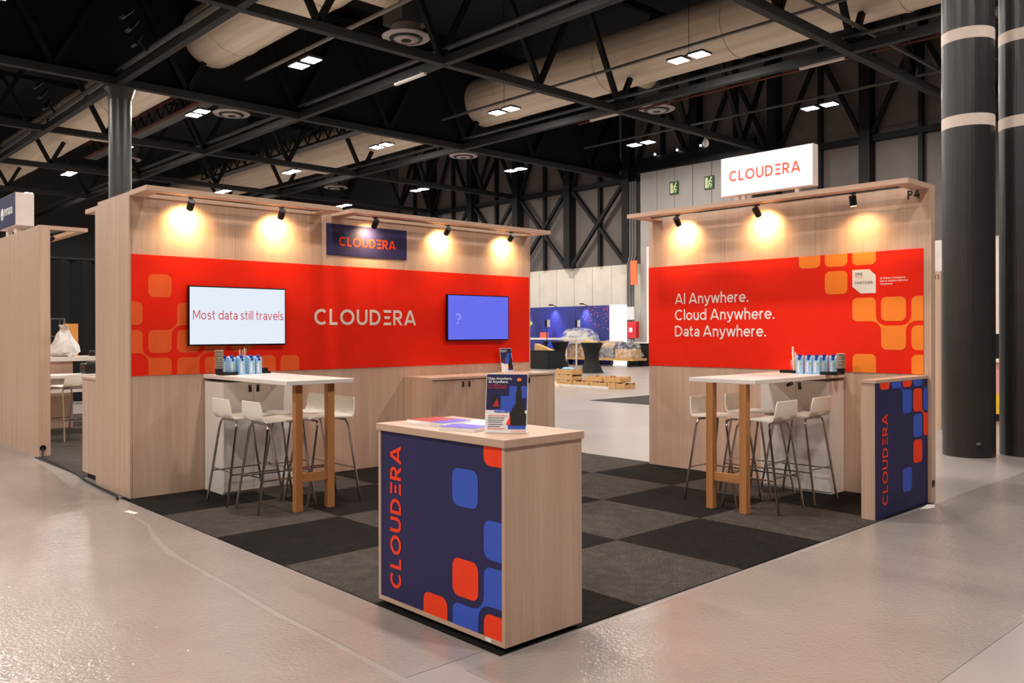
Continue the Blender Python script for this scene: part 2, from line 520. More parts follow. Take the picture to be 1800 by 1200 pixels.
# ================================================================== THE HALL
ZC = 8.76            # lower chords of the roof trusses
floor = MB()
floor.poly([(-20, -20, 0), (31, -20, 0), (31, 62, 0), (-20, 62, 0)]).build('floor', 'floor_concrete')
tag(bpy.data.objects['floor'], 'polished pale concrete floor of the exhibition hall', kind='structure')
tag(B(-20, 31.4, -20, 62, 13.0, 13.2).build('ceiling', 'ceiling_paint'), 'black painted roof high above the trusses', kind='structure')
tag(B(-20.3, -20, -20, 62, 0, 13).build('wall_near', 'hall_wall'), 'dark hall wall behind the viewer', kind='structure')
tag(B(-20, 31, -20.3, -20, 0, 13).build('wall_side', 'hall_wall'), 'dark hall wall at the right', kind='structure')
tag(B(-20, 31, 62, 62.3, 0, 13).build('wall_end', 'hall_wall'), 'dark hall wall at the far left end', kind='structure')
# far wall: concrete panels below, cladding above, steel posts and braces
wf = thing('wall_far', (31, 25, 0), 'far hall wall of concrete panels below dark braced cladding', None, kind='structure')
B(31.12, 31.4, -20, 62, 0, 13).build('backing', 'hall_wall', wf)
y = 8.0
while y < 40:
    B(31.0, 31.12, y+.012, y+1.208, 0, 4.68).build('concrete_panel', 'concrete_panel', wf)
    y += 1.22
for k in range(10):
    y0 = 6.35+3.75*k
    B(31.05, 31.12, y0+.02, y0+1.865, 4.7, 8.55).build('cladding_sheet', 'cladding', wf)
    B(31.05, 31.12, y0+1.885, y0+3.73, 4.7, 8.55).build('cladding_sheet', 'cladding', wf)
    B(31.05, 31.12, y0+.02, y0+1.865, 8.6, 12.6).build('cladding_sheet', 'cladding', wf)
    B(31.05, 31.12, y0+1.885, y0+3.73, 8.6, 12.6).build('cladding_sheet', 'cladding', wf)
    B(30.55, 31.04, y0-.2, y0+.2, 4.69, 12.8).build('column', 'steel_dark', wf)
    B(30.85, 31.04, y0+1.80, y0+1.95, 4.69, 12.8).build('post', 'steel_dark', wf)
    B(30.8, 31.04, y0+.2, y0+3.55, 8.50, 8.72).build('girt', 'steel_dark', wf)
    if k >= 5:
        MB().bar((30.8, y0+.2, 4.75), (30.8, y0+3.55, 8.5), .16).build('brace', 'steel_dark', wf)
        MB().bar((30.72, y0+.2, 8.5), (30.72, y0+3.55, 4.75), .16).build('brace', 'steel_dark', wf)
    MB().bar((30.8, y0+1.87, 12.2), (30.8, y0+.2, 8.75), .15).build('brace', 'steel_dark', wf)
    MB().bar((30.8, y0+1.87, 12.2), (30.8, y0+3.55, 8.75), .15).build('brace', 'steel_dark', wf)
# tall sliding door with exit signs
sd = thing('door_1', (30.5, 21, 0), 'tall pale grey sliding door of upright panels', None, kind='structure')
for k in range(6):
    B(30.42, 30.5, 18.4+.95*k+.012, 18.4+.95*(k+1)-.012, 0, 8.7).build('door_panel', 'door_grey', sd)
B(30.3, 30.5, 18.2, 24.2, 8.72, 9.35).build('header', 'black_metal', sd)
for i, yy in enumerate((23.1, 21.9, 20.7)):
    lo = MB().lathe((30.2, yy, 9.35), [(.04, 0), (.05, .04), (.03, .08)], 12).build('header_lamp', 'pin_lamp', sd)
def exit_sign(loc, label):
    t = thing('exit_sign', loc, label, 'sign', 'exit signs on the sliding door')
    x, yy, z = loc
    B(x-.03, x, yy-.23, yy+.23, z-.28, z+.28).build('plate', 'sign_green', t)
    fr = area_frame((x-.031, yy, z), (0, -1, 0), (0, 0, 1))
    flat([[(-.19, -.22), (-.05, -.22), (-.05, .22), (-.19, .22)]], fr, .002).build('door_symbol', 'sign_pale', t)
    man = stroke([(.10, .2), (.02, -.02), (.16, -.12), (.10, -.28)], .07)+stroke([(.02, -.02), (-.02, -.26)], .07)+stroke([(-.06, .06), (.08, .12), (.2, .02)], .06)
    man.append(arc(.14, .25, .06, .06, 0, 360, 10)[:-1])
    man = [[(a*.78, b_*.78) for a, b_ in q] for q in man]
    flat(man, fr, .004).build('running_figure', 'sign_pale', t)
exit_sign((30.40, 22.2, 7.80), 'green exit sign on the door panel farther from the white lightbox')
exit_sign((30.40, 20.4, 7.80), 'green exit sign on the door panel right beside the white lightbox')

# roof trusses across the hall (x direction): lower chord, upper chord, diagonals
def truss_x(yv, x0, x1, label):
    t = thing('roof_truss', (x0, yv, ZC), label, 'truss', 'roof trusses across the hall')
    B(x0, x1, yv-.11, yv+.11, ZC-.11, ZC+.11).build('lower_chord', 'steel_grey', t)
    B(x0, x1, yv-.1, yv+.1, 12.3, 12.5).build('upper_chord', 'steel_dark', t)
    x = 10.3-3.7*math.floor((10.3-x0)/3.7)
    while x < x1-1.9:
        MB().bar((x, yv, ZC+.1), (x-1.85 if x-1.85 > x0 else x, yv, 12.35), .15).build('diagonal', 'steel_dark', t)
        MB().bar((x, yv, ZC+.1), (x+1.85, yv, 12.35), .15).build('diagonal', 'steel_dark', t)
        x += 3.7
for yv, lb in ((10.0, 'roof truss nearest the viewer, running behind the black columns'), (17.8, 'second roof truss, crossing above the round air diffuser'),
               (25.6, 'third roof truss, carried by the round column behind the booth'), (33.1, 'fourth roof truss, behind the round column'),
               (40.4, 'fifth roof truss, far behind the round column'), (48.0, 'farthest roof truss at the dark end of the hall')):
    truss_x(yv, 3.0, 31.0, lb)
def purlin(xv, label):
    t = thing('roof_beam', (xv, -5, ZC), label, 'beam', 'roof beams along the hall')
    B(xv-.1, xv+.1, -5, 60, ZC-.105, ZC+.105).build('beam', 'steel_grey', t)
    B(xv-.08, xv+.08, -5, 60, ZC+.3, ZC+.35).build('cable_tray', 'fixture_grey', t)
    y = 2.5
    while y < 55:
        MB().bar((xv, y, ZC+.1), (xv, y, ZC+.32), .05).build('bracket', 'steel_dark', t)
        y += 7.6
purlin(8.3, 'roof beam running over the round column behind the booth')
purlin(14.1, 'roof beam running past the round air diffuser')
purlin(21.2, 'roof beam running under the long bright duct')
# smoke curtain hung on the third truss
tag(B(3.0, 30.9, 25.72, 25.76, ZC+.12, 13.0).build('smoke_curtain', 'curtain_black'), 'black smoke curtain hanging above the third roof truss', 'curtain')
# ducts
def duct(xc, label):
    t = thing('air_duct', (xc, 20, 10.75), label, 'duct', 'long air ducts under the roof')
    MB().tube([(xc, -8, 10.75), (xc, 25.7, 10.75), (xc, 59, 10.75)], .95, 40).build('pipe', 'duct', t)
    y = -6
    while y < 58:
        MB().tube([(xc, y, 10.75), (xc, y+.07, 10.75)], .975, 40).build('joint_ring', 'duct', t)
        y += 5.0
duct(11.15, 'long round air duct at the upper left, beside the flood lamps')
duct(22.35, 'long round air duct crossing the top right, lit from below')
def diffuser(xc, yc, zc, x_from, label):
    t = thing('air_diffuser', (xc, yc, zc), label, 'diffuser', 'round air diffusers')
    MB().tube([(x_from, yc, zc+1.1), (xc-.1, yc, zc+1.1)], .42, 24).build('branch_pipe', 'duct', t)
    B(xc-.45, xc+.45, yc-.45, yc+.45, zc+.35, zc+1.5).build('plenum_box', 'fixture_grey', t)
    MB().lathe((xc, yc, zc), [(.62, 0), (.66, .03), (.5, .12), (.36, .36)], 32).build('outer_ring', 'diffuser_ring', t)
    MB().lathe((xc, yc, zc-.035), [(.44, 0), (.46, .03)], 32).build('dark_gap', 'black_metal', t)
    MB().lathe((xc, yc, zc-.06), [(.30, 0), (.34, .03)], 28).build('inner_ring', 'diffuser_ring', t)
    MB().lathe((xc, yc, zc-.075), [(.13, 0), (.15, .02)], 20).build('centre_gap', 'black_metal', t)
diffuser(13.55, 18.75, 9.5, 11.9, 'large round white air diffuser near the top of the picture')
diffuser(13.55, 29.6, 9.5, 11.9, 'round air diffuser right of the round column top')
diffuser(13.5, 40.6, 9.5, 11.9, 'small round air diffuser seen left of the round column')
diffuser(24.56, 18.7, 9.5, 23.1, 'round air diffuser below the long bright duct')
diffuser(24.56, 29.6, 9.5, 23.1, 'round air diffuser above the left booth wall, violet lit')
diffuser(24.7, 40.8, 9.5, 23.1, 'farthest round air diffuser above the left booth wall')
# lattice catwalks beside the ducts
def catwalk(xc, y0, y1, label):
    t = thing('lattice_girder', (xc, y0, 10), label, 'girder', 'lattice girders beside the ducts')
    for z in (10.0, 10.62): B(xc-.04, xc+.04, y0, y1, z-.04, z+.04).build('chord', 'rust_red' if xc < 15 else 'steel_dark', t)
    y = y0
    while y < y1-.5:
        MB().bar((xc, y, 10.03), (xc, y+.45, 10.6), .05).build('lattice', 'steel_dark', t)
        MB().bar((xc, y+.45, 10.6), (xc, y+.9, 10.03), .05).build('lattice', 'steel_dark', t)
        y += .9
    B(xc+.06, xc+.5, y0, y1, 9.96, 10.0).build('walkway', 'pipe_grey', t)
catwalk(12.75, 28, 44, 'lattice girder behind the round column top')
catwalk(19.3, 28, 46, 'long lattice girder above the left booth wall')
# round column behind the booth
t = thing('round_column', (8.45, 25.9, 0), 'slim dark round column rising behind the left booth wall', 'column')
MB().lathe((8.45, 25.9, 0), [(.31, 0), (.31, 8.3)], 32).build('shaft', 'column_paint', t)
MB().lathe((8.45, 25.9, 8.3), [(.31, 0), (.42, .35)], 32).build('head', 'column_paint', t)
# twin big columns
def big_column(x, yy, label):
    t = thing('round_column', (x, yy, 0), label, 'column', 'twin round columns')
    MB().lathe((x, yy, 0), [(.288, 0), (.288, 8.65)], 48).build('shaft', 'column_paint', t)
    for z in (3.94, 4.97):
        MB().lathe((x, yy, z), [(.2895, 0), (.2895, .138)], 48).build('white_band', 'column_band', t)
    B(x-.26, x-.2, yy-.21, yy-.17, .16, .185).build('plate', 'pipe_grey', t)
big_column(11.03, 3.72, 'thick dark round column nearer the booth wall, white bands')
big_column(11.55, 3.244, 'thick dark round column cut off by the right picture edge')
# flood lamps on the first beam
def flood(x, yy, z, label):
    t = thing('flood_lamp', (x, yy, z), label, 'lamp', 'three-tile flood lamps')
    for k in range(3):
        a = k*.34
        MB().box(-.2, .2, -.03, .03, -.18, .18)
        c = Vector((x-.25-.12*k, yy+.05, z+.38*k-.03*k*k))
        mb = MB().box(-.19, .19, -.17, .17, -.04, .04)
        R_ = Matrix.Rotation(-1.15+.18*k, 3, 'Y') @ Matrix.Rotation(.0, 3, 'X')
        mb.v = [tuple(c+R_ @ Vector(p)) for p in mb.v]; mb.build('housing', 'black_metal', t)
        mb = MB().box(-.16, .16, -.14, .14, -.052, -.041)
        mb.v = [tuple(c+R_ @ Vector(p)) for p in mb.v]; mb.build('lens_tile', 'lens_grey', t)
    MB().bar((x, yy, z-.25), (x-.2, yy, z), .06).build('bracket', 'steel_dark', t)
flood(8.2, 23.0, 9.25, 'pinkish three-tile flood lamp nearest the top left')
flood(8.2, 31.6, 9.25, 'pinkish three-tile flood lamp left of the round column')
flood(8.2, 39.2, 9.25, 'farthest three-tile flood lamp at the left picture edge')
# light trays along y, hung in front of the curtain
for xc, z, lb in ((12.16, 9.6, 'thin light tray carrying the brightest LED pair, left of the large diffuser'), (20.1, 9.65, 'thin light tray just under the long bright duct'),
                  (28.2, 9.75, 'faint light tray nearest the far wall')):
    t = thing('light_tray', (xc, 0, z), lb, 'tray', 'light trays')
    B(xc-.05, xc+.05, 0, 25.5, z-.03, z+.03).build('rail', 'pipe_grey', t)
    B(xc+.10, xc+.14, 0, 25.5, z+.05, z+.09).build('cable', 'steel_dark', t)
t = thing('light_tray', (23.86, 0, 9.6), 'light tray with a tube lamp right of the long duct', 'tray', 'light trays')
B(23.8, 23.92, 2, 25.4, 9.56, 9.62).build('rail', 'pipe_grey', t)
tag(B(23.95, 24.0, 2, 22, 9.45, 9.5).build('sprinkler_pipe', 'rust_red'), 'thin dark red sprinkler pipe beside a light tray', 'pipe')
tag(B(15, 31, 9.58, 9.66, 9.15, 9.22).build('roof_conduit', 'pipe_grey'), 'thin grey conduit parallel to the nearest truss', 'conduit')
tag(B(15, 21.6, 10.4, 10.5, 9.15, 9.22).build('roof_conduit', 'pipe_grey'), 'short grey conduit ending beside the nearest truss', 'conduit')
for (a, b_, c) in ((14.0, 19.2, 'white tube lamp under the beam left of the long duct'), (23.9, 12.1, 'white tube lamp hanging under the tray above the white lightbox'), (23.9, 20.6, 'white tube lamp between the two booth walls, under a tray')):
    zz = 8.55 if a < 20 else 9.45
    t = thing('tube_lamp', (a, b_, zz), c, 'lamp', 'tube lamps')
    B(a-.05, a+.05, b_-.7, b_+.7, zz, zz+.06).build('housing', 'tube_white', t)
    for s in (-.5, .5): B(a-.02, a+.02, b_+s-.02, b_+s+.02, zz+.06, zz+.13).build('clip', 'pipe_grey', t)
# dome camera on the second truss
t = thing('dome_camera', (26.9, 17.8, 8.2), 'small white dome camera hanging from the second truss', 'camera')
MB().lathe((26.3, 17.8, 8.15), [(.03, .12), (.10, .18), (.12, .28), (.07, .4)], 18).build('dome', 'tube_white', t)
MB().tube([(26.3, 17.8, 8.5), (26.3, 17.8, 8.7)], .03).build('stem', 'pipe_grey', t)
# high-bay LED pairs on a regular grid
lp = thing('led_fixture', (4.4, 6.3, 9.0), 'pair of square LED panels over the booth, out of view', 'lamp', 'high-bay LED pairs')
for s in (-.34, .34):
    x, yy, z = 4.4, 6.3+s, 9.0
    h_ = B(x-.23, x+.23, yy-.25, yy+.25, z, z+.06).build('housing', 'fixture_grey', lp)
    MB().poly([(x-.2, yy-.22, z-.004), (x-.2, yy+.22, z-.004), (x+.2, yy+.22, z-.004), (x+.2, yy-.22, z-.004)]).build('diffuser', 'led', h_)
B(4.37, 4.43, 6.3-.5, 6.3+.5, 9.06, 9.1).build('crossbar', 'fixture_grey', lp)
MB().tube([(4.4, 6.3, 9.1), (4.4, 6.3, 12.99)], .008, 6).build('hanger', 'steel_dark', lp)
SHORT = None
LL = {(11.8, 21.1): 'brightest lit LED pair, left of the large round diffuser', (11.8, 28.4): 'lit LED pair just right of the round column top',
      (19.3, 21.1): 'lit LED pair under the left end of the long bright duct', (19.3, 13.6): 'lit LED pair in the middle of the long bright duct',
      (26.7, 13.6): 'lit LED pair in front of the dark braced wall, above the white lightbox', (26.7, 21.1): 'lit LED pair in the dark gap between the booth walls',
      (26.7, 28.4): 'lit LED pair above the right end of the left booth wall', (26.7, 35.8): 'lit LED pair above the navy logo panel, near the dark posts',
      (19.3, 28.4): 'lit LED pair at the right end of the lower duct', (19.3, 35.8): 'lit LED pair midway along the lower duct',
      (19.3, 43.2): 'lit LED pair just above the left canopy, first from the column', (11.8, 43.2): 'lit LED pair left of the round column',
      (11.8, 50.6): 'lit LED pair beside the small navy sign at the left', (26.7, 43.2): 'lit LED pair peeping over the canopy right of centre of the left wall',
      (4.4, 21.1): 'lit LED pair cut off at the top left picture corner'}
for x in (-10.4, -3.0, 4.4, 11.8, 19.3, 26.7):
    for yy in (-1.1, 6.3, 13.6, 21.1, 28.4, 35.8, 43.2, 50.6):
        if (x, yy) == (4.4, 6.3) or (yy < 0 and x > 12): continue
        fx = copy_tree(lp, (x, yy, 9.0), None, LL.get((x, yy), 'square LED pair of the hall grid, outside the picture'))
        if x == 11.8:
            for ch in kids(fx):
                if ch.name.startswith('hanger'):
                    if SHORT is None:
                        SHORT = ch.data.copy()
                        for v_ in SHORT.vertices:
                            if v_.co.z > 2: v_.co.z = 1.06
                    ch.data = SHORT

# ================================================================== BACKGROUND between the walls
# service pipes, cabinets on the far wall
t = thing('conduit_bundle', (30.7, 24.6, 0), 'grey upright conduits in front of the concrete wall', 'conduit')
for k in range(3): MB().tube([(30.45, 24.85-.15*k, .02), (30.45, 24.85-.15*k, 4.6), (30.45, 24.70-.15*k, 5.0), (30.45, 24.70-.15*k, 8.4)], .055, 8).build('pipe', 'pipe_grey', t)
tag(B(30.2, 30.38, 24.3, 25.1, 2.05, 2.65).build('electrical_box', 'box_grey', bevel=.02), 'pale grey electrical box on the conduits', 'box')
t = thing('hose_cabinet', (30.8, 24.6, 1.2), 'red fire hose cabinet on the far wall', 'cabinet')
B(30.15, 30.38, 24.15, 24.75, 1.22, 1.98).build('body', 'fire_red', t, bevel=.02)
B(30.135, 30.15, 24.36, 24.54, 1.5, 1.70).build('white_label', 'paper', t)
tag(B(30.2, 30.26, 24.15, 24.5, 3.65, 4.75).build('hanging_banner', 'banner_orange'), 'small orange banner beside the right booth wall', 'banner')
tag(B(30.1, 30.6, 23.05, 23.5, 0, 5.3).build('utility_pillar', 'pale_panel'), 'pale pillar at the left edge of the right booth wall', 'pillar')
# stage wall
t = thing('stage_wall', (29.5, 29, 0), 'long blue stage backdrop with pink dots in front of the concrete wall', 'backdrop')
for k in range(4): B(29.5, 29.75, 25.15+2.1*k+.006, 25.15+2.1*(k+1)-.006, 0, 2.73).build('panel', 'stage_blue', t)
fr = area_frame((29.5, 0, 0), (0, -1, 0), (0, 0, 1))
dots = MB()
for k in range(70):
    a = random.random()**1.6; b_ = random.random()**1.3
    yy = 25.2+1.6*a; zz = 2.68-1.3*b_*(1-a*.6)
    rr_ = .010+.018*random.random()
    q = arc(-yy, zz, rr_, rr_, 0, 360, 8)[:-1]
    dots.v and None
    n_ = len(dots.v); O, U, V = fr
    dots.poly([O+U*s_+V*t_+Vector((-.004, 0, 0)) for s_, t_ in q])
tag(dots.build('dots', 'pink_dot', t), kind='stuff')
tag(B(29.45, 29.75, 24.34, 25.12, 0, 2.74).build('light_column', 'stage_white', bevel=.01), 'glowing white box column at the end of the blue backdrop', 'column')
for k, yy in enumerate((26.6, 28.6, 30.6)):
    t = thing('arm_spotlight', (29.3, yy, 2.75), ('right', 'middle', 'left')[k]+'most arm spotlight on top of the blue backdrop' if k != 1 else 'middle arm spotlight on top of the blue backdrop', 'spotlight', 'arm spotlights')
    MB().bar((29.6, yy, 2.75), (29.25, yy, 2.82), .03).build('arm', 'steel_grey', t)
    B(29.15, 29.25, yy-.10, yy+.10, 2.79, 2.85).build('head', 'black_metal', t)
    ld = bpy.data.lights.new('spot', 'SPOT'); ld.energy = 60; ld.color = (.75, .82, 1); ld.spot_size = math.radians(75); ld.spot_blend = 1; ld.shadow_soft_size = .08
    lo = bpy.data.objects.new('lamp', ld); COL.objects.link(lo); lo.parent = t
    lo.location = (-.12, 0, .02); d = Vector((.36, 0, -.75)); lo.rotation_euler = d.to_track_quat('-Z', 'Y').to_euler()
for k, yy in enumerate((28.3, 29.1)):
    t = thing('uplight', (28.9, yy, 0), ('right' if k == 0 else 'left')+' hand uplight washing the blue backdrop violet', 'lamp', 'stage uplights')
    B(28.8, 29.0, yy-.1, yy+.1, 0.02, .2).build('body', 'black_metal', t); B(28.85, 28.95, yy-.05, yy+.05, 0, .02).build('foot', 'black_metal', t)
    ld = bpy.data.lights.new('spot', 'SPOT'); ld.energy = 160; ld.color = (.42, .3, 1); ld.spot_size = math.radians(40); ld.spot_blend = 1; ld.shadow_soft_size = .06
    lo = bpy.data.objects.new('lamp', ld); COL.objects.link(lo); lo.parent = t; lo.location = (0, 0, .24)
    lo.rotation_euler = Vector((.3, 0, 1)).to_track_quat('-Z', 'Y').to_euler()
# speakers on poles
for k, (yy, lb) in enumerate(((26.72, 'slim black loudspeaker on a pole, nearer the left booth wall'), (24.86+2.0, 'slim black loudspeaker on a pole, behind the wrapped goods'))):
    xo = 0 if k == 0 else 2.15
    t = thing('pole_speaker', (27+xo, yy, 0), lb, 'speaker', 'pole speakers')
    B(26.95+xo, 27.10+xo, yy-.07, yy+.07, 1.72, 2.08).build('cabinet', 'black_plastic', t, bevel=.02)
    B(26.96+xo, 27.11+xo, yy-.11, yy-.071, 1.74, 2.06).build('side_panel', 'box_grey', t)
    MB().tube([(27.02+xo, yy, .03), (27.02+xo, yy, 1.72)], .02, 8).build('pole', 'black_metal', t)
    MB().lathe((27.02+xo, yy, 0), [(.24 if k == 0 else .12, 0), (.24 if k == 0 else .12, .03)], 20).build('base', 'black_metal', t)
# magenta totem and exit arrow at the edge
tag(B(28.3, 28.4, 29.3, 29.75, 0, 2.3).build('roll_up_banner', 'magenta'), 'narrow magenta banner at the edge of the left booth wall', 'banner')
t = thing('arrow_sign', (28.2, 29.2, 1.9), 'small green lit arrow sign in front of the blue backdrop', 'sign')
MB().prism([(28.2, 29.35, 1.85), (28.2, 29.1, 1.85), (28.2, 29.1, 1.75), (28.2, 28.9, 1.93), (28.2, 29.1, 2.1), (28.2, 29.1, 2.0), (28.2, 29.35, 2.0)], (.05, 0, 0)).build('arrow', 'exit_glow', t)
MB().bar((28.3, 29.2, 0), (28.3, 29.2, 1.85), .04).build('post', 'black_metal', t)
# white low table with red sign
t = thing('white_table', (27.2, 26.5, 0), 'low white table in front of the blue backdrop', 'table')
B(27.5, 28.3, 26.0, 29.5, 1.16, 1.24).build('top', 'white_lam', t)
for yy in (26.05, 29.4):
    for x in (27.56, 28.24): B(x-.025, x+.025, yy-.025, yy+.025, 0, 1.16).build('leg', 'white_lam', t)
tag(B(27.55, 27.6, 27.2, 27.7, 1.241, 1.5).build('red_card', 'salmon_print'), 'small red card leaning by the low white table', 'card')
# stretch covered cocktail tables
def cocktail(x, yy, label):
    t = thing('cocktail_table', (x, yy, 0), label, 'table', 'black covered cocktail tables')
    MB().lathe((x, yy, 0), [(.44, 0), (.40, .08), (.29, .35), (.26, .55), (.30, .8), (.40, 1.06), (.42, 1.1), (.40, 1.115)], 28).build('stretch_cover', 'stretch_black', t)
    for a in range(4):
        MB().lathe((x+.4*math.cos(a*PI/2+.7), yy+.4*math.sin(a*PI/2+.7), 0), [(.06, 0), (.05, .03)], 10).build('foot', 'black_plastic', t)
cocktail(23.4, 20.82, 'black stretch-covered cocktail table standing free in the gap')
cocktail(25.6, 24.6, 'black stretch-covered cocktail table behind the draped box')
cocktail(26.2, 25.6, 'black stretch-covered cocktail table half hidden by the left wall')
t = thing('draped_table', (24.9, 24.8, 0), 'low black draped table at the edge of the left booth wall', 'table')
B(24.3, 25.2, 24.0, 26.6, 0, .74).build('drape', 'stretch_black', t, bevel=.02)
B(24.28, 25.22, 23.98, 26.62, .74, .76).build('top', 'black_plastic', t)
tag(MB().prism([(24.6, 25.05, .76), (24.6, 24.1, .76), (24.6, 25.05, 1.03)], (.25, 0, 0)).build('card_wedge', 'card'), 'cardboard wedge lying on the low draped table', 'cardboard')
tag(MB().prism([(24.95, 24.75, .76), (24.95, 24.3, .76), (24.95, 24.55, 1.16)], (.06, 0, 0)).build('blue_card', 'crate_blue'), 'blue folded card standing behind the cardboard wedge', 'card')
t = thing('draped_counter', (29.9, 22.0, 0), 'long black draped counter with pale top beside the right booth wall', 'counter')
B(29.6, 30.0, 20.5, 24.2, 0, 1.0).build('drape', 'stretch_black', t)
B(29.55, 30.05, 20.45, 24.25, 1.0, 1.05).build('top', 'pale_panel', t)
# trolleys with shrink-wrapped goods
def lump(c, sx, sy, sz, seed, n=16, m=8):
    rnd = random.Random(seed); mb = MB()
    prof = [(1.0, 0), (1.03, .15), (1.0, .4), (.93, .62), (.8, .8), (.6, .93), (.3, 1.0), (.02, 1.01)]
    for r_, z in prof:
        for k in range(n):
            a = 2*PI*k/n
            q = 1+rnd.uniform(-.09, .09)
            cx_ = math.copysign(abs(math.cos(a))**.55, math.cos(a)); sy_ = math.copysign(abs(math.sin(a))**.55, math.sin(a))
            mb.v.append((c[0]+sx*r_*q*cx_, c[1]+sy*r_*q*sy_, c[2]+sz*z*(1+rnd.uniform(-.05, .05) if 0 < z < 1 else 1)))
    for i in range(len(prof)-1):
        for k in range(n):
            k2 = (k+1) % n
            mb.f.append((i*n+k, i*n+k2, (i+1)*n+k2, (i+1)*n+k))
    mb.f.append(tuple(reversed(range(n))))
    return mb
def trolley(x, y0, y1, h, seed, label):
    rnd = random.Random(seed)
    t = thing('trolley', (x, (y0+y1)/2, 0), label, 'trolley', 'trolleys with wrapped goods')
    B(x-.5, x+.5, y0, y1, .26, .36).build('platform', 'card', t)
    for a in (-.4, .4):
        for yy in (y0+.25, y1-.25):
            MB().tube([(x+a, yy-.04, .125), (x+a, yy+.04, .125)], .125, 14).build('wheel', 'wheel', t)
            MB().bar((x+a, yy, .13), (x+a, yy, .26), .05).build('caster', 'pipe_grey', t)
    return t
trolley(28.85, 25.3, 27.6, 1.6, 3, 'left trolley heaped with shrink-wrapped goods')
trolley(28.85, 22.9, 25.1, 1.2, 5, 'right trolley with shrink-wrapped cartons')
gi = 0
for (x, y0, y1, z0, z1, mt, lb) in ((29.0, 26.9, 27.5, .36, .62, 'card', 'small carton at the left end of the left trolley'), (29.1, 26.1, 26.85, .36, .95, 'card_dark', 'brown carton in the lower layer of the left trolley'),
      (29.0, 25.4, 26.05, .36, .8, 'card', 'brown carton at the right end of the left trolley'), (29.1, 26.0, 27.2, .97, 1.3, 'tube_white', 'white bundle in the upper layer of the left trolley'),
      (29.0, 26.2, 26.9, 1.32, 1.55, 'box_grey', 'grey bundle on top of the left trolley'), (29.0, 25.6, 25.9, .97, 1.12, 'yellow_print', 'yellow packet on the left trolley'),
      (29.0, 24.2, 25.0, .36, .8, 'pipe_grey', 'grey crate at the left of the right trolley'), (29.0, 23.1, 24.0, .36, .75, 'card', 'low carton at the right of the right trolley'),
      (29.05, 24.1, 24.9, .82, 1.1, 'card', 'open carton in the upper layer of the right trolley'), (29.05, 23.5, 24.05, .77, 1.05, 'navy_print', 'navy box on the right trolley')):
    x -= .15
    o = B(x-.35, x+.35, y0, y1, z0, z1).build('packed_carton', mt, bevel=.015)
    tag(o, lb, 'box', 'goods on the trolleys')
tag(lump((28.85, 26.45, .37), .48, 1.16, 1.32, 4).build('shrink_wrap', 'wrap', smooth=True), 'clear crumpled shrink wrap around the left trolley load', 'wrap')
tag(lump((28.85, 24.0, .37), .46, 1.05, .85, 9).build('shrink_wrap', 'wrap', smooth=True), 'clear crumpled shrink wrap around the right trolley load', 'wrap')
# low cardboard trays on the floor
def tray(x, yy, z, label):
    t = thing('cardboard_tray', (x, yy, z), label, 'box', 'low cardboard trays on the floor')
    w, d, h_ = .30, .22, .135
    B(x-d, x+d, yy-w, yy+w, z, z+.01).build('bottom', 'card_dark', t)
    B(x-d, x-d+.012, yy-w, yy+w, z+.01, z+h_).build('front', 'card', t); B(x+d-.012, x+d, yy-w, yy+w, z+.01, z+h_).build('back', 'card', t)
    for s in (-1, 1):
        B(x-d+.012, x+d-.012, yy+s*w-(.012 if s > 0 else 0), yy+s*w+(.012 if s < 0 else 0), z+.01, z+h_-.03).build('side', 'card', t)
        for q in (-d+.03, d-.03): B(x+q-.03, x+q+.03, yy+s*(w-.04)-.035, yy+s*(w-.04)+.035, z+h_, z+h_+.02).build('corner_tab', 'card', t)
for k in range(3): tray(17.5, 16.42, .156*k, ('bottom', 'middle', 'top')[k]+' cardboard tray of the stack beside the wooden sideboard')
for k in range(3): tray(17.5, 15.78-.63*k, 0, ('left', 'middle', 'right')[k]+' cardboard tray in the bottom row of the low stack on the floor')
for k in range(2): tray(17.55, 15.35-.64*k, .156, ('left', 'right')[k]+' cardboard tray in the upper row of the low stack on the floor')
tag(lump((17.45, 16.42, .45), .12, .16, .06, 21).build('blue_parcel', 'carton_blue'), 'crumpled blue parcel in the topmost tray', 'parcel')
tag(B(17.05, 17.12, 14.5, 16.9, .0, .05).build('card_strip', 'tube_white'), 'long white strip lying in front of the cardboard trays', 'strip')
tag(MB().prism([(17.0, 14.55, 0), (17.0, 14.32, 0), (17.0, 14.32, .22), (17.0, 14.5, .14)], (.04, 0, 0)).build('card_offcut', 'card'), 'upright cardboard offcut at the right end of the white strip', 'cardboard')
tag(MB().prism([(16.8, 16.55, 0), (16.8, 16.25, 0), (16.8, 16.4, .14)], (.12, 0, 0)).build('card_offcut', 'stick_wood'), 'pale wedge-shaped offcut beside the wooden sideboard', 'cardboard')
tag(B(13.9, 18.9, 7.3, 12.42, 0, .006).build('floor_carpet', 'carpet_light'), 'dark carpet of another stand seen behind the right booth wall', 'carpet')
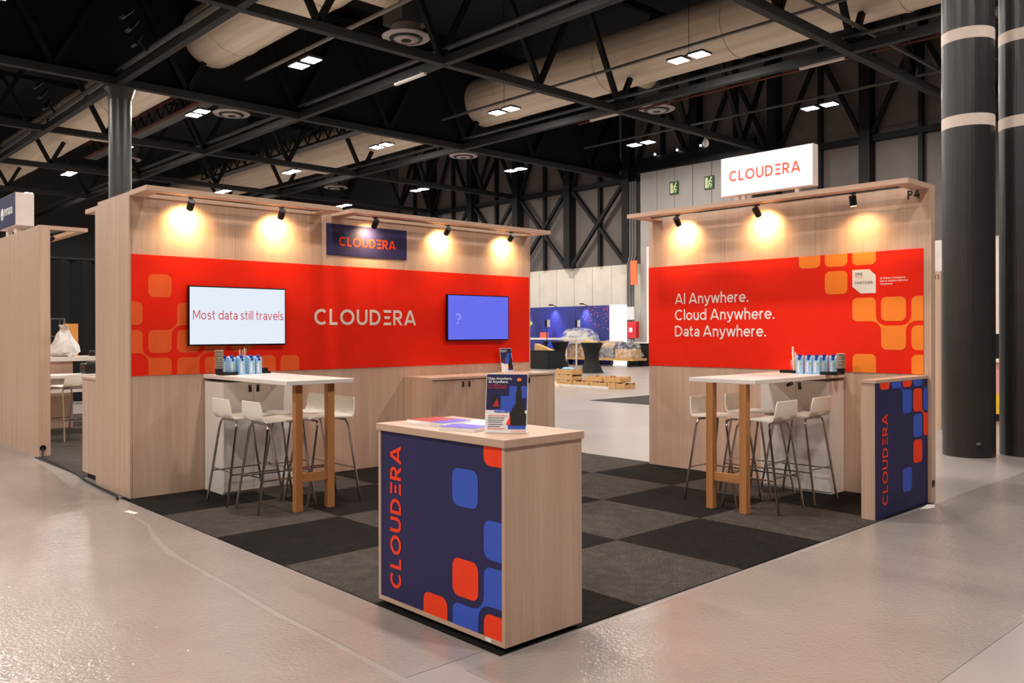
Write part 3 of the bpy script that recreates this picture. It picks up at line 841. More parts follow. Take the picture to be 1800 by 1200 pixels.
# stand behind the twin columns
t = thing('far_stand', (13.7, 5, 0), 'wooden upright of another stand left of the columns, numbered at the top', 'partition')
B(13.6, 14.6, 4.98, 5.14, 0, 2.42).build('upright', 'ash_z', t)
font_text('G15', area_frame((13.6, 5.13, 2.30), (0, -1, 0), (0, 0, 1)), .13, .07, t, 'black_print')
t = thing('far_stand_wall', (17, 4.5, 0), 'pale wall of another stand seen between the columns', 'partition')
B(17.0, 17.1, 3.2, 6.9, 1.45, 3.2).build('upper_panel', 'pale_panel', t); B(17.0, 17.1, 3.2, 6.9, 0, 1.0).build('lower_panel', 'ash_z', t)
B(17.02, 17.1, 3.2, 6.9, 1.0, 1.45).build('recess', 'black_metal', t)
B(16.9, 17.0, 5.9, 6.3, 1.95, 2.3).build('screen', 'black_plastic', t)
t = thing('far_counter', (15.5, 4.6, 0), 'small counter with pink and yellow print seen between the columns', 'counter')
B(15.5, 16.0, 4.35, 5.0, .12, .98).build('body', 'pinkish_print', t); B(15.49, 15.5, 4.35, 5.0, .12, .45).build('yellow_field', 'yellow_print', t); B(15.45, 16.05, 4.3, 5.05, .98, 1.02).build('top', 'white_lam', t)
B(15.52, 15.98, 4.37, 4.98, 0, .12).build('plinth', 'black_metal', t)

# ================================================================== FLOOR COVERINGS
rnd = random.Random(11)
def film_sheet(pts, label):
    o = MB().prism([(a, b_, .0) for a, b_ in pts], (0, 0, .0022)).build('protective_film', 'film')
    tag(o, label, 'film')
edge = []
for yy, x in ((16, 2.62), (13, 2.70), (11.4, 2.68), (10.6, 2.62), (9.95, 2.56), (9.4, 2.50), (9.0, 2.46), (8.4, 2.52), (7.8, 2.49), (7.3, 2.44), (6.75, 2.39), (6.3, 2.27), (6.05, 2.235), (5.8, 2.19), (5.55, 2.19), (5.2, 2.175), (4.8, 2.17), (4.2, 2.13), (3.6, 2.135), (2.8, 2.11), (1.8, 2.12), (.5, 2.1), (-4, 2.1)):
    edge.append((x, yy))
film_sheet(edge+[(-8, -4), (-8, 16)], 'glossy clear protective film over the floor at the left, wavy edge')
e2 = [(2.15, 1.405), (3.78, 1.40), (4.9, 1.392), (12, 1.38), (12, 2.86)]
e3 = [(x, 2.868+.012*math.sin(x*3.1)) for x in [10-.4*k for k in range(20)]]
film_sheet(e2+e3+[(2.4, 2.6), (2.18, 2.4)], 'glossy clear protective film strip in front of the booth at the right')
film_sheet([(2.16, 3.0), (2.6, 3.0), (2.605, 8.0), (2.53, 8.4), (2.47, 7.3), (2.42, 6.75), (2.27, 6.05), (2.22, 5.5), (2.2, 4.8), (2.17, 4.2)], 'narrow strip of clear film along the carpet edge at the left')
# booth carpet
bc = thing('booth_carpet', (2.62, 2.9, 0), 'charcoal booth carpet of large checkered tiles', 'carpet')
P_ = 1.03
tm = {}
for i in range(5):
    for j in range(5):
        B(2.62+P_*i+.001, 2.62+P_*(i+1)-.001, 2.9+P_*j+.001, 2.9+P_*(j+1)-.001, .0003, .007+.0004*((i*3+j*5) % 3)).build('carpet_tile', 'carpet_dark' if (i+j) % 2 == 0 else 'carpet_light', bc)
tag(MB().prism([(2.44, 7.42, .003), (2.47, 7.25, .003), (2.51, 7.27, .003), (2.49, 7.43, .003)], (0, 0, .001)).build('paper_scrap', 'paper'), 'white paper scrap on the film near the left booth corner', 'paper')
tag(MB().prism([(7.35, 2.86, .003), (7.5, 2.80, .003), (7.62, 2.84, .003), (7.55, 2.88, .012)], (0, 0, .002)).build('film_scrap', 'paper'), 'torn white film scrap at the foot of the navy partition', 'film')

# ================================================================== THE BOOTH
CZ = .008
YA, XB, HW = 7.92, 7.66, 2.775
# ---- left wall
wl = thing('wall_left', (5.2, YA, 0), 'long left booth wall of pale wood panels with red graphic', None, kind='structure')
B(2.68, 7.69, YA+.02, 8.78, CZ, HW-.01).build('carcass', 'ash_z', wl)
B(2.66, 2.68, YA-.0, 8.80, CZ, HW+.005).build('end_panel', 'ash_z', wl)
xs = (2.682, 3.66, 4.675, 5.69, 6.69, 7.68)
for i in range(5):
    B(xs[i]+.001, xs[i+1]-.001, YA+.001, YA+.02, CZ, HW).build('wall_panel', 'ash_z', wl)
B(7.68, 7.70, YA-.0, 8.80, CZ, HW).build('end_panel', 'ash_z', wl)
rg = B(2.676, 7.675, YA-.004, YA+.001, 1.114, 2.218).build('red_graphic', 'red_print', wl)
frA = area_frame((0, YA-.004, 0), (1, 0, 0), (0, 0, 1))
limA = (2.676, 7.675, 1.114, 2.218)
cellsA = [(0, 0), (-1, 1), (1, 1), (-1, 2), (0, 2), (1, 2), (2, 2), (3, 2), (0, 3), (1, 3), (2, 3), (3, 3), (4, 3), (5, 3)]
cells(frA, rg, {'o': 'orange_print'}, [(a, b_, 'o') for a, b_ in cellsA], [(0, 2, 1, 1, 'o'), (-1, 2, 0, 3, 'o'), (1, 3, 2, 2, 'o')],
      2.824, .2627, .2125, 2.043, .2565, .2115, limA)
lettering('CLOUDERA', area_frame((4.527, YA-.004, 1.584), (1, 0, 0), (0, 0, 1)), 1.318, .170, rg, 'cream_print', .175, .17)
# navy logo panel
t = thing('logo_panel', (5.2, YA, 2.5), 'small navy panel with orange brand lettering above the red graphic', 'sign')
B(4.676, 5.717, YA-.009, YA-.0005, 2.333, 2.668).build('panel', 'navy_print', t)
lettering('CLOUDERA', area_frame((4.825, YA-.009, 2.436), (1, 0, 0), (0, 0, 1)), .735, .100, t, 'flame_print', .175, .17)
# ---- right wall
wr = thing('wall_right', (XB, 4.4, 0), 'right booth wall of pale wood panels with orange-red graphic', None, kind='structure')
B(XB+.02, XB+.09, 2.90, 5.95, CZ, HW-.01).build('core', 'ash_z', wr)
ys = (2.905, 3.955, 4.955, 5.95)
for i in range(3):
    B(XB+.001, XB+.02, ys[i]+.001, ys[i+1]-.001, CZ, HW).build('wall_panel', 'ash_z', wr)
B(XB, XB+.09, 2.885, 2.904, CZ, HW+.004).build('end_panel', 'ash_z', wr)
MB().tube([(XB+.035, 2.880, .175), (XB+.035, 2.886, .175)], .03, 16).build('cable_grommet', 'black_plastic', wr)
rr2 = B(XB-.004, XB+.001, 2.948, 5.948, 1.124, 2.228).build('red_graphic', 'red_print', wr)
frB = area_frame((XB-.004, 0, 0), (0, -1, 0), (0, 0, 1))
limB = (-5.948, -2.948, 1.124, 2.228)
cellsB = [(0, 0), (1, 0), (2, 0), (1, 1), (2, 2), (3, 2), (4, 2), (3, 3), (4, 3), (2, 4), (4, 4)]
cells(frB, rr2, {'o': 'amber_print'}, [(a, b_, 'o') for a, b_ in cellsB], [(2, 2, 3, 3, 'o'), (3, 3, 4, 2, 'o')], -4.116, .2665, .22, 2.328, .2585, .2175, limB)
for txt, zb, wd in (('AI Anywhere.', 1.806, .912), ('Cloud Anywhere.', 1.628, 1.206), ('Data Anywhere.', 1.451, 1.112)):
    lettering(txt, area_frame((XB-.004, 5.585, zb), (0, -1, 0), (0, 0, 1)), wd, .116, rr2, 'white_print', .135, .12)
def P2(pts): return [(-a, b_) for a, b_ in pts]
bd = flat([P2([(3.582, 2.07), (3.425, 2.07), (3.364, 2.012), (3.364, 1.85), (3.505, 1.85), (3.582, 1.915)])[::-1]], frB, .002).build('partner_badge', 'white_print', rr2)
font_text('aws', area_frame((XB-.0065, 3.555, 2.018), (0, -1, 0), (0, 0, 1)), .068, .024, bd, 'grey_print')
flat(stroke(P2([(3.553, 2.008), (3.53, 1.999), (3.505, 2.001), (3.486, 2.009)]), .005), frB, .0045).build('smile_mark', 'amber_print', bd)
font_text('PARTNER', area_frame((XB-.0065, 3.555, 1.937), (0, -1, 0), (0, 0, 1)), .167, .023, bd, 'grey_print')
for i, tx in enumerate(('AI Software Competency', 'Data & Analytics Software', 'Competency')):
    font_text(tx, area_frame((XB-.004, 3.325, 1.975-.026*i), (0, -1, 0), (0, 0, 1)), (.225, .245, .112)[i], .017, rr2, 'white_print', bold=.01)
lettering('P4', area_frame((XB, 3.083, 2.668), (0, -1, 0), (0, 0, 1)), .108, .078, wr, 'black_print', .19, .2)
# ---- canopies with track slots
def canopy_x(x0, x1, yf, label):
    t = thing('canopy', (x0, yf, 2.74), label, 'canopy', 'booth canopies')
    B(x0, x1, yf, yf+.13, 2.742, 2.785).build('front_board', 'ash_x', t)
    B(x0, x0+.14, yf+.13, YA, 2.742, 2.785).build('end_board', 'ash_y', t); B(x1-.14, x1, yf+.13, YA, 2.742, 2.785).build('end_board', 'ash_y', t)
    B(x0+.14, x1-.14, 7.715, 7.755, 2.752, 2.785).build('light_track', 'black_metal', t)
    B(x0+.14, x1-.14, YA-.02, YA, 2.742, 2.785).build('rear_batten', 'ash_x', t)
canopy_x(2.66, 4.615, 7.497, 'left wood canopy over the white screen')
canopy_x(4.735, 7.655, 7.497, 'longer wood canopy over the navy logo panel and blue screen')
t = thing('canopy', (7.216, 4.4, 2.74), 'wood canopy on the right booth wall, under the white lightbox', 'canopy', 'booth canopies')
B(7.216, 7.346, 2.9, 5.9, 2.742, 2.785).build('front_board', 'ash_y', t)
B(7.346, XB, 2.9, 3.04, 2.742, 2.785).build('end_board', 'ash_x', t); B(7.346, XB, 5.76, 5.9, 2.742, 2.785).build('end_board', 'ash_x', t)
B(7.455, 7.495, 3.04, 5.76, 2.752, 2.785).build('light_track', 'black_metal', t)
# ---- track spotlights
def spotlight(p, aim, label, watts):
    t = thing('track_spotlight', p, label, 'spotlight', 'track spotlights')
    x, yy, z = p
    d = (Vector(aim)-Vector((x, yy, z-.06))).normalized()
    c = Vector((x, yy, z-.065))
    B(x-.02, x+.02, yy-.02, yy+.02, z-.01, z).build('adapter', 'black_metal', t)
    MB().tube([(x, yy, z-.005), (x, yy, z-.05)], .008, 8).build('stem', 'black_metal', t)
    hd = MB().tube([c-d*.045, c+d*.05], .032, 20).build('head', 'black_metal', t)
    MB().tube([c+d*.0505, c+d*.052], .026, 16).build('lens', 'lamp_hot', hd)
    ld = bpy.data.lights.new('spot', 'SPOT'); ld.energy = watts; ld.color = (1, .66, .29); ld.spot_size = math.radians(146); ld.spot_blend = 1.0; ld.shadow_soft_size = .02
    lo = bpy.data.objects.new('lamp', ld); COL.objects.link(lo); lo.parent = t
    lo.location = (c+d*.058)-Vector(p); lo.rotation_euler = d.to_track_quat('-Z', 'Y').to_euler()
nA = ('over the left edge of the white screen', 'over the right edge of the white screen', 'right above the navy logo panel', 'left above the blue screen', 'at the right end of the left wall')
for (x, hx, hz), n_ in zip(((3.146, 3.165, 2.52), (4.061, 4.09, 2.51), (5.173, 5.19, 2.50), (6.175, 6.205, 2.54), (7.192, 7.215, 2.53)), nA):
    spotlight((x, 7.735, 2.752), (hx, YA, hz), 'small black track spotlight '+n_, SPOT_W)
nB = ('at the left end of the right canopy', 'in the middle of the right canopy', 'at the right end of the right canopy')
for (yy, hy, hz, k), n_ in zip(((5.421, 5.45, 2.53, 1), (4.465, 4.478, 2.55, 1), (3.491, 3.45, 1.7, .6)), nB):
    spotlight((7.475, yy, 2.752), (XB, hy, hz), 'small black track spotlight '+n_, SPOT_W*k)
# ---- lightbox sign on the right canopy
t = thing('lightbox_sign', (7.35, 4.27, 2.785), 'white lightbox sign with orange brand lettering standing on the right canopy', 'sign')
B(7.304, 7.40, 3.784, 4.765, 2.846, 3.231).build('case', 'pale_panel', t, bevel=.004)
B(7.30, 7.304, 3.79, 4.759, 2.852, 3.225).build('lit_face', 'lightbox_white', t)
for yy in (4.60, 4.53, 3.96): B(7.33, 7.37, yy-.02, yy+.02, 2.775, 2.846).build('foot', 'pale_panel', t)
lettering('CLOUDERA', area_frame((7.30, 4.664, 2.988), (0, -1, 0), (0, 0, 1)), .755, .103, t, 'lightbox_red', .16, .2)
# ---- screens
def tv(x0, x1, z0, z1, label, mat):
    t = thing('wall_screen', ((x0+x1)/2, YA, z0), label, 'screen', 'wall screens')
    B(x0, x1, YA-.065, YA-.028, z0, z1).build('housing', 'bezel', t, bevel=.004)
    B(x0+.012, x1-.012, YA-.0665, YA-.065, z0+.016, z1-.012).build('display', mat, t)
    B((x0+x1)/2-.2, (x0+x1)/2+.2, YA-.028, YA-.004, z0+.12, z1-.12).build('bracket', 'black_metal', t)
    return t
t = tv(3.17, 4.168, 1.378, 1.949, 'wall screen showing red words on white', 'screen_white')
lettering('Most data still travels', area_frame((3.213, YA-.0665, 1.630), (1, 0, 0), (0, 0, 1)), .925, .088, t, 'screen_red', .11, .14)
t = tv(6.265, 7.257, 1.40, 1.957, 'wall screen glowing plain violet blue', 'screen_blue')
frT = area_frame((0, YA-.0665, 0), (1, 0, 0), (0, 0, 1))
flat(stroke(arc(6.43, 1.69, .035, .03, 160, -60, 10)+[(6.42, 1.65)], .022)+[arc(6.42, 1.615, .016, .016, 0, 360, 8)[:-1]], frT, .002).build('faint_symbol', 'screen_ghost', t)
# ---- navy partition at the right
t = thing('navy_partition', (7.1, 2.97, 0), 'low wooden partition with navy printed side at the right end of the booth', 'partition')
B(6.632, XB, 2.925, 3.035, CZ, 1.09).build('core', 'ash_z', t)
B(6.625, XB, 2.915, 3.04, 1.09, 1.115).build('top_board', 'ash_x', t)
g = B(6.634, XB-.002, 2.915, 2.925, .01, 1.09).build('graphic_panel', 'navy_print', t)
frP = area_frame((0, 2.915, 0), (1, 0, 0), (0, 0, 1))
limP = (6.634, XB-.003, .012, 1.088)
MM = {'r': 'flame_print', 'b': 'blue_print'}
cells(frP, g, MM, [(0, 0, 'r'), (1, 0, 'b'), (2, 0, 'r'), (3, 0, 'b'), (2, 1, 'b'), (3, 1, 'r'), (4, 1, 'b'), (3, 2, 'b'), (4, 2, 'r'), (3, 3, 'r'), (2, 4, 'b')],
      [(1, 0, 2, 1, 'b'), (3, 1, 4, 2, 'r')], 6.697, .2165, .188, 1.231, .2175, .196, limP, .04)
lettering('CLOUDERA', area_frame((6.84, 2.915, .108), (0, 0, 1), (-1, 0, 0)), .73, .100, g, 'flame_print', .17, .17)
# ---- reception counter in front
t = thing('reception_counter', (2.9, 3.4, 0), 'wooden reception counter with navy printed front in the foreground', 'counter')
B(2.635, 3.185, 2.885, 3.94, .962, 1.0).build('top', 'ash_y', t, bevel=.002)
B(2.645, 3.175, 2.895, 2.915, .03, .9615).build('side_panel', 'ash_z', t)
B(2.645, 3.175, 3.91, 3.93, .03, .9615).build('side_panel', 'ash_z', t)
B(2.645, 3.175, 2.9155, 3.9095, .03, .052).build('bottom_board', 'ash_y', t)
B(3.155, 3.175, 2.9155, 3.9095, .053, .9615).build('back_panel', 'ash_z', t)
B(2.69, 3.13, 2.94, 3.885, CZ, .03).build('plinth', 'black_metal', t)
g = B(2.650, 2.662, 2.9165, 3.9085, .053, .9605).build('graphic_panel', 'navy_print', t)
frC = area_frame((2.650, 0, 0), (0, -1, 0), (0, 0, 1))
limC = (-3.9085, -2.9165, .053, .9605)
cells(frC, g, MM, [(2, 0, 'r'), (1, 1, 'b'), (2, 2, 'b'), (1, 3, 'r'), (0, 4, 'r'), (1, 4, 'b'), (2, 3, 'b'), (2, 4, 'r')], [(1, 4, 2, 3, 'b')],
      -3.524, .2385, .197, 1.053, .2225, .187, limC, .045)
lettering('CLOUDERA', area_frame((2.650, 3.722, .118), (0, 0, 1), (0, 1, 0)), .768, .100, g, 'flame_print', .185, .17)
B(2.643, 2.646, 2.99, 3.03, .034, .05).build('hinge_tab', 'paper', t)
# things on the counter
def poster(c, yawv, lean, w, h, label, name='sign_holder', small=False):
    t = thing(name, c, label, 'sign', 'leaflet holders')
    O = Vector(c)
    U = Vector((math.cos(yawv), math.sin(yawv), 0))
    back = Vector((-math.sin(yawv), math.cos(yawv), 0))
    V = (Vector((0, 0, 1))*math.cos(lean)+back*math.sin(lean))
    N = U.cross(V)
    def sheet(u0, u1, v0, v1, mat, name, off, th=.002):
        mb = MB().prism([O+U*a+V*b_+N*off for a, b_ in ((u0, v0), (u1, v0), (u1, v1), (u0, v1))], N*th)
        return mb.build(name, mat, t)
    fr = (O, U, V)
    sheet(-w/2, w/2, .003, h, 'paper', 'holder_sheet', -.002)
    MB().prism([O+U*a+Vector((0, 0, .0015))+back*b_ for a, b_ in ((-w/2, 0), (w/2, 0), (w/2, .09), (-w/2, .09))], (0, 0, .002)).build('holder_base', 'paper', t)
    f = lambda p, m_, n_, o_=.0012: flat([p], fr, o_).build(n_, m_, t)
    R = lambda a, b_, c_, d_: [((a-.5)*w, c_*h), ((b_-.5)*w, c_*h), ((b_-.5)*w, d_*h), ((a-.5)*w, d_*h)]
    f(R(.015, .985, .385, .985), 'navy_print', 'navy_field')
    f(R(.36, .80, .36, .62), 'blue_print', 'blue_field', .0016); f(R(.56, .97, .59, .79), 'blue_print', 'blue_field', .0017)
    f(R(.22, .55, .345, .40), 'blue_print', 'blue_field', .0018); f(R(.55, .97, .07, .13), 'blue_print', 'blue_field', .0015)
    tw = [(.56, .13), (.98, .13), (.98, .33), (.94, .33), (.94, .42), (.90, .42), (.90, .50), (.86, .50), (.86, .70), (.84, .70), (.84, .86), (.74, .86), (.74, .70), (.72, .70), (.72, .48), (.68, .48), (.68, .42), (.63, .42), (.63, .36), (.58, .36), (.58, .25)]
    f([((a-.5)*w, b_*h) for a, b_ in tw], 'black_print', 'dark_shape', .0022)
    f([((a-.5)*w, b_*h) for a, b_ in ((.50, .14), (.61, .14), (.60, .3))], 'flame_print', 'orange_shape', .0024)
    f(R(.14, .36, .42, .61), 'black_print', 'box_picture', .0022)
    f([((a-.5)*w, b_*h) for a, b_ in ((.17, .44), (.34, .44), (.27, .58))], 'cover_red', 'box_picture', .0026)
    font_text('Data Anywhere.', (O+U*(-.45*w)+V*(.895*h), U, V), .57*w, .042*h, t, 'white_print', .0022, bold=.02)
    font_text('AI Anywhere.', (O+U*(-.45*w)+V*(.84*h), U, V), .48*w, .042*h, t, 'white_print', .0022, bold=.02)
    if not small:
        f([((.79-.5+.055*math.cos(a*PI/5))*w, (.895+.03*math.sin(a*PI/5))*h) for a in range(10)], 'amber_print', 'orange_mark', .003)
        font_text('¿Le echamos un', (O+U*(-.45*w)+V*(.79*h), U, V), .42*w, .03*h, t, 'flame_print', .0022)
        font_text('ojo a Barad-dûr?', (O+U*(-.45*w)+V*(.748*h), U, V), .45*w, .03*h, t, 'flame_print', .0022)
        font_text('5.471 piezas', (O+U*(-.26*w)+V*(.358*h), U, V), .23*w, .024*h, t, 'white_print', .0026)
        for k in range(7):
            a1 = (.46, .40, .38, .34, .36, .30, .42)[k]
            f(R(.07, .07+a1, .285-.036*k, .296-.036*k), 'salmon_print' if k in (0, 6) else 'grey_print', 'text_line', .0014)
    lettering('CLOUDERA', (O+U*(.13*w)+V*(.022*h), U, V), .34*w, .026*h, t, 'flame_print', .16, .2, .0016)
poster((2.826, 3.085, 1.0), math.atan2(-.17, .135), .22, .212, .300, 'upright leaflet holder with navy poster on the front counter')
# brochure stacks, pen
def slab(corners, z0, z1, mat, name, parent): return MB().prism([(a, b_, z0) for a, b_ in corners], (0, 0, z1-z0)).build(name, mat, parent)
def rot_rect(cx, cy, w, d, a):
    ca, sa = math.cos(a), math.sin(a)
    return [(cx+ca*u-sa*v_, cy+sa*u+ca*v_) for u, v_ in ((-w/2, -d/2), (w/2, -d/2), (w/2, d/2), (-w/2, d/2))]
t = thing('brochure_stack', (2.85, 3.62, 1.0), 'stack of thick brochures with red cover on the front counter', 'brochures')
slab(rot_rect(2.85, 3.645, .21, .297, .12), 1.0005, 1.012, 'paper', 'pages', t); slab(rot_rect(2.852, 3.65, .21, .297, .06), 1.0125, 1.022, 'paper', 'pages', t)
slab(rot_rect(2.852, 3.70, .205, .19, .06), 1.0225, 1.0235, 'cover_red', 'red_cover', t); slab(rot_rect(2.855, 3.555, .205, .10, .06), 1.0225, 1.0236, 'cover_violet', 'violet_cover', t)
t = thing('leaflet_stack', (2.77, 3.33, 1.0), 'small stack of violet blue leaflets nearest the counter edge', 'leaflets')
slab(rot_rect(2.775, 3.345, .15, .21, .35), 1.0005, 1.018, 'paper', 'pages', t); slab(rot_rect(2.775, 3.345, .148, .208, .35), 1.0185, 1.0195, 'cover_violet', 'violet_cover', t)
t = thing('paper_stack', (3.02, 3.5, 1.0), 'loose white paper sheets at the back of the front counter', 'paper')
slab(rot_rect(3.0, 3.55, .21, .297, .7), 1.0005, 1.006, 'paper', 'sheet', t); slab(rot_rect(3.02, 3.45, .21, .29, .2), 1.0065, 1.011, 'paper', 'sheet', t)
MB().prism([(2.99, 3.42, 1.0115), (3.10, 3.36, 1.0115), (3.09, 3.46, 1.035)], (.004, .004, 0)).build('folded_sheet', 'paper', t)
tag(MB().tube([(2.80, 3.86, 1.006), (2.83, 3.80, 1.006)], .005, 8).build('pen', 'pen'), 'dark pen lying at the left corner of the front counter', 'pen')
# ---- wooden sideboard
t = thing('sideboard', (6.65, 7.6, 0), 'long low wooden sideboard under the blue screen', 'sideboard')
x0, x1, yf = 5.68, 7.625, 7.40
B(x0, x1, yf, YA-.006, .972, 1.0).build('top', 'ash_x', t)
B(x0, x0+.02, yf+.005, YA-.006, CZ, .971).build('side_panel', 'ash_z', t); B(x1-.02, x1, yf+.005, YA-.006, CZ, .971).build('side_panel', 'ash_z', t)
B(x0+.02, x1-.02, YA-.03, YA-.006, CZ, .971).build('back_panel', 'ash_z', t); B(x0+.02, x1-.02, yf+.03, YA-.03, CZ, .06).build('bottom_board', 'ash_x', t)
dw = (x1-x0-.04)/4
for k in range(4):
    a = x0+.02+dw*k
    d_ = B(a+.0015, a+dw-.0015, yf+.006, yf+.025, .02, .962).build('door', 'ash_z', t)
    hx = a+dw-.045 if k % 2 == 0 else a+.045
    B(hx-.013, hx+.013, yf-.002, yf+.006, .885, .950).build('leather_handle', 'black_leather', d_)
    MB().tube([(hx, yf-.004, .94), (hx, yf-.0005, .94)], .006, 10).build('rivet', 'brass', d_)
    MB().tube([((hx+.04*(1 if k % 2 == 0 else -1) if False else hx-.055*(1 if k % 2 == 0 else -1)), yf+.003, .945), ((hx-.055*(1 if k % 2 == 0 else -1)), yf+.0055, .945)], .006, 10).build('lock', 'brass', d_)
poster((7.19, 7.80, 1.0), 0.0, .16, .20, .305, 'upright leaflet holder with navy poster on the wooden sideboard', small=True)
# ---- high tables with white cabinets
tl = thing('high_table', (3.65, 7.0, 0), 'white topped high table at the left wall, two oak legs', 'table', 'high tables')
B(3.335, 3.968, 6.272, YA-.006, 1.071, 1.107).build('top', 'white_lam', tl, bevel=.003)
for x in (3.487, 3.79): B(x-.032, x+.032, 6.345, 6.405, CZ, 1.0705).build('leg', 'oak_z', tl, bevel=.002)
B(3.52, 3.757, 6.36, 6.39, .25, .322).build('cross_rail', 'oak_x', tl, bevel=.002)
tr_ = thing('high_table', (6.9, 4.0, 0), 'white topped high table at the right wall, two oak legs', 'table', 'high tables')
B(6.095, XB-.006, 3.66, 4.305, 1.071, 1.107).build('top', 'white_lam', tr_, bevel=.003)
for yy in (3.775, 4.095): B(6.09+.0, 6.155, yy-.032, yy+.032, CZ, 1.0705).build('leg', 'oak_z', tr_, bevel=.002)
B(6.108, 6.138, 3.808, 4.062, .245, .318).build('cross_rail', 'oak_y', tr_, bevel=.002)
def strap(parent, fr, ang):
    O, U, V = fr; N = U.cross(V)
    ca, sa = math.cos(ang), math.sin(ang)
    q = [(-.014, .014), (-.014, -.052), (.014, -.052), (.014, .014)]
    pts = [O+U*(a*ca-b_*sa)+V*(a*sa+b_*ca)+N*.0005 for a, b_ in q]
    MB().prism(pts, N*.006).build('leather_handle', 'black_leather', parent)
    c = O+N*.0066
    MB().tube([c, c+N*.002], .005, 10).build('rivet', 'brass', parent)
cl_ = thing('white_cabinet', (3.7, 7.7, 0), 'white cabinet under the high table at the left wall', 'cabinet', 'white cabinets')
B(3.35, 4.06, 7.52, YA-.006, CZ, 1.042).build('body', 'white_lam', cl_)
for k, (a, b_) in enumerate(((3.352, 3.644), (3.648, 4.058))):
    a, b_ = ((3.352, 3.7035), (3.7065, 4.058))[k] if False else (a, b_)
    d_ = B(a, b_, 7.50, 7.519, .03, 1.04).build('door', 'white_lam', cl_)
    strap(d_, area_frame(((3.607, 3.688)[k], 7.50, .998), (1, 0, 0), (0, 0, 1)), (.06, -.05)[k])
cr_ = thing('white_cabinet', (7.5, 4.0, 0), 'white cabinet under the high table at the right wall', 'cabinet', 'white cabinets')
B(7.40, XB-.006, 3.668, 4.375, CZ, 1.042).build('body', 'white_lam', cr_)
for k, (a, b_) in enumerate(((4.004, 4.373), (3.67, 4.0))):
    d_ = B(7.38, 7.399, a, b_, .03, 1.04).build('door', 'white_lam', cr_)
    strap(d_, area_frame((7.38, (4.045, 3.965)[k], 1.008), (0, -1, 0), (0, 0, 1)), (-1.2, .15)[k])
# ---- bar stools
def make_stool(loc, label):
    t = thing('bar_stool', loc, label, 'stool', 'white bar stools')
    ox, oy, oz = loc
    prof = [(.200, .740), (.190, .752), (.15, .755), (.06, .749), (-.05, .743), (-.14, .742), (-.192, .747), (-.221, .764), (-.234, .80), (-.241, .86), (-.249, .918)]
    n = 11; mb = MB(); th = .011
    pts = [Vector((a, 0, b_)) for a, b_ in prof]
    nr = []
    for i in range(len(pts)):
        d = (pts[min(i+1, len(pts)-1)]-pts[max(0, i-1)]).normalized()
        nr.append(Vector((d.z, 0, -d.x)))
    for side in (0, 1):
        for i, p in enumerate(pts):
            s_ = i/(len(pts)-1)
            hw = .196-.028*max(0, (s_-.5)*2)**1.2-(.03 if i == 0 else .008 if i == 1 else .010 if i == len(pts)-1 else 0)
            for k in range(n):
                v_ = -1+2*k/(n-1)
                curl = .006*abs(v_)**3 if s_ < .6 else 0
                fw_ = .012*v_*v_ if s_ > .65 else 0
                q = p+Vector((fw_, v_*hw, curl))-nr[i]*(-th*side)
                mb.v.append((ox+q.x, oy+q.y, oz+q.z))
    m_ = len(pts); S0 = m_*n
    for i in range(m_-1):
        for k in range(n-1):
            a = i*n+k
            mb.f.append((a, a+1, a+n+1, a+n)); mb.f.append((S0+a, S0+a+n, S0+a+n+1, S0+a+1))
    for i in range(m_-1):
        for k in (0, n-1):
            a = i*n+k; mb.f.append((a, a+n, S0+a+n, S0+a) if k == 0 else (a, S0+a, S0+a+n, a+n))
    for k in range(n-1):
        mb.f.append((k, S0+k, S0+k+1, k+1)); a = (m_-1)*n+k; mb.f.append((a, a+1, S0+a+1, S0+a))
    mb.sm = True
    mb.build('seat_shell', 'white_shell', t)
    def leg(sx, sy):
        foot = Vector((.265*sx, .205*sy, .0)); top = Vector((.150*sx-.01, .165*sy, .70))
        mid = Vector((.125*sx-.01, 0, .727))
        P = [foot+Vector((0, 0, .002)), top+(foot-top)*.06]
        k0 = top+(foot-top)*.06; k1 = Vector((.135*sx-.01, .12*sy, .727))
        for j in range(1, 6):
            u_ = j/6; P.append(k0*(1-u_)**2+top*2*u_*(1-u_)+Vector((.14*sx-.01, .165*sy, .727))*0+k1*u_**2 if False else (k0*(1-u_)**2+Vector((.143*sx-.01, .160*sy, .732))*(2*u_*(1-u_))+k1*u_**2))
        P += [k1, mid]
        MB().tube([Vector(loc)+p for p in P], .0105, 10).build('leg', 'chrome', t)
    for sx in (-1, 1):
        for sy in (-1, 1): leg(sx, sy)
    def on(sx, sy, z):
        f_ = Vector((.265*sx, .205*sy, 0)); tp = Vector((.150*sx-.01, .165*sy, .70)); return Vector(loc)+f_+(tp-f_)*(z/.70)
    for z, a, b_ in ((.295, (-1, -1), (-1, 1)), (.295, (1, -1), (1, 1)), (.27, (-1, -1), (1, -1)), (.27, (-1, 1), (1, 1))):
        MB().tube([on(*a, z), on(*b_, z)], .0065, 8).build('footrest', 'chrome', t)
    MB().box(ox-.13, ox+.11, oy-.09, oy+.09, oz+.7365, oz+.7405)
    return t
s0 = make_stool((3.395, 7.145, CZ), 'white bar stool at the left table, nearer the white screen wall and the carpet edge')
copy_tree(s0, (3.445, 6.665, CZ), 0.0, 'white bar stool at the left table, frontmost, its back to the open floor film')
copy_tree(s0, (3.872, 7.11, CZ), PI, 'white bar stool at the left table, mostly hidden behind the nearer oak leg')
copy_tree(s0, (3.872, 6.64, CZ), PI, 'white bar stool at the left table, rightmost, behind the right oak leg')
copy_tree(s0, (6.445, 4.19, CZ), -PI/2, 'white bar stool at the right table, leftmost, by the outer oak leg')
copy_tree(s0, (7.00, 4.19, CZ), -PI/2, 'white bar stool at the right table, seen between the two oak legs')
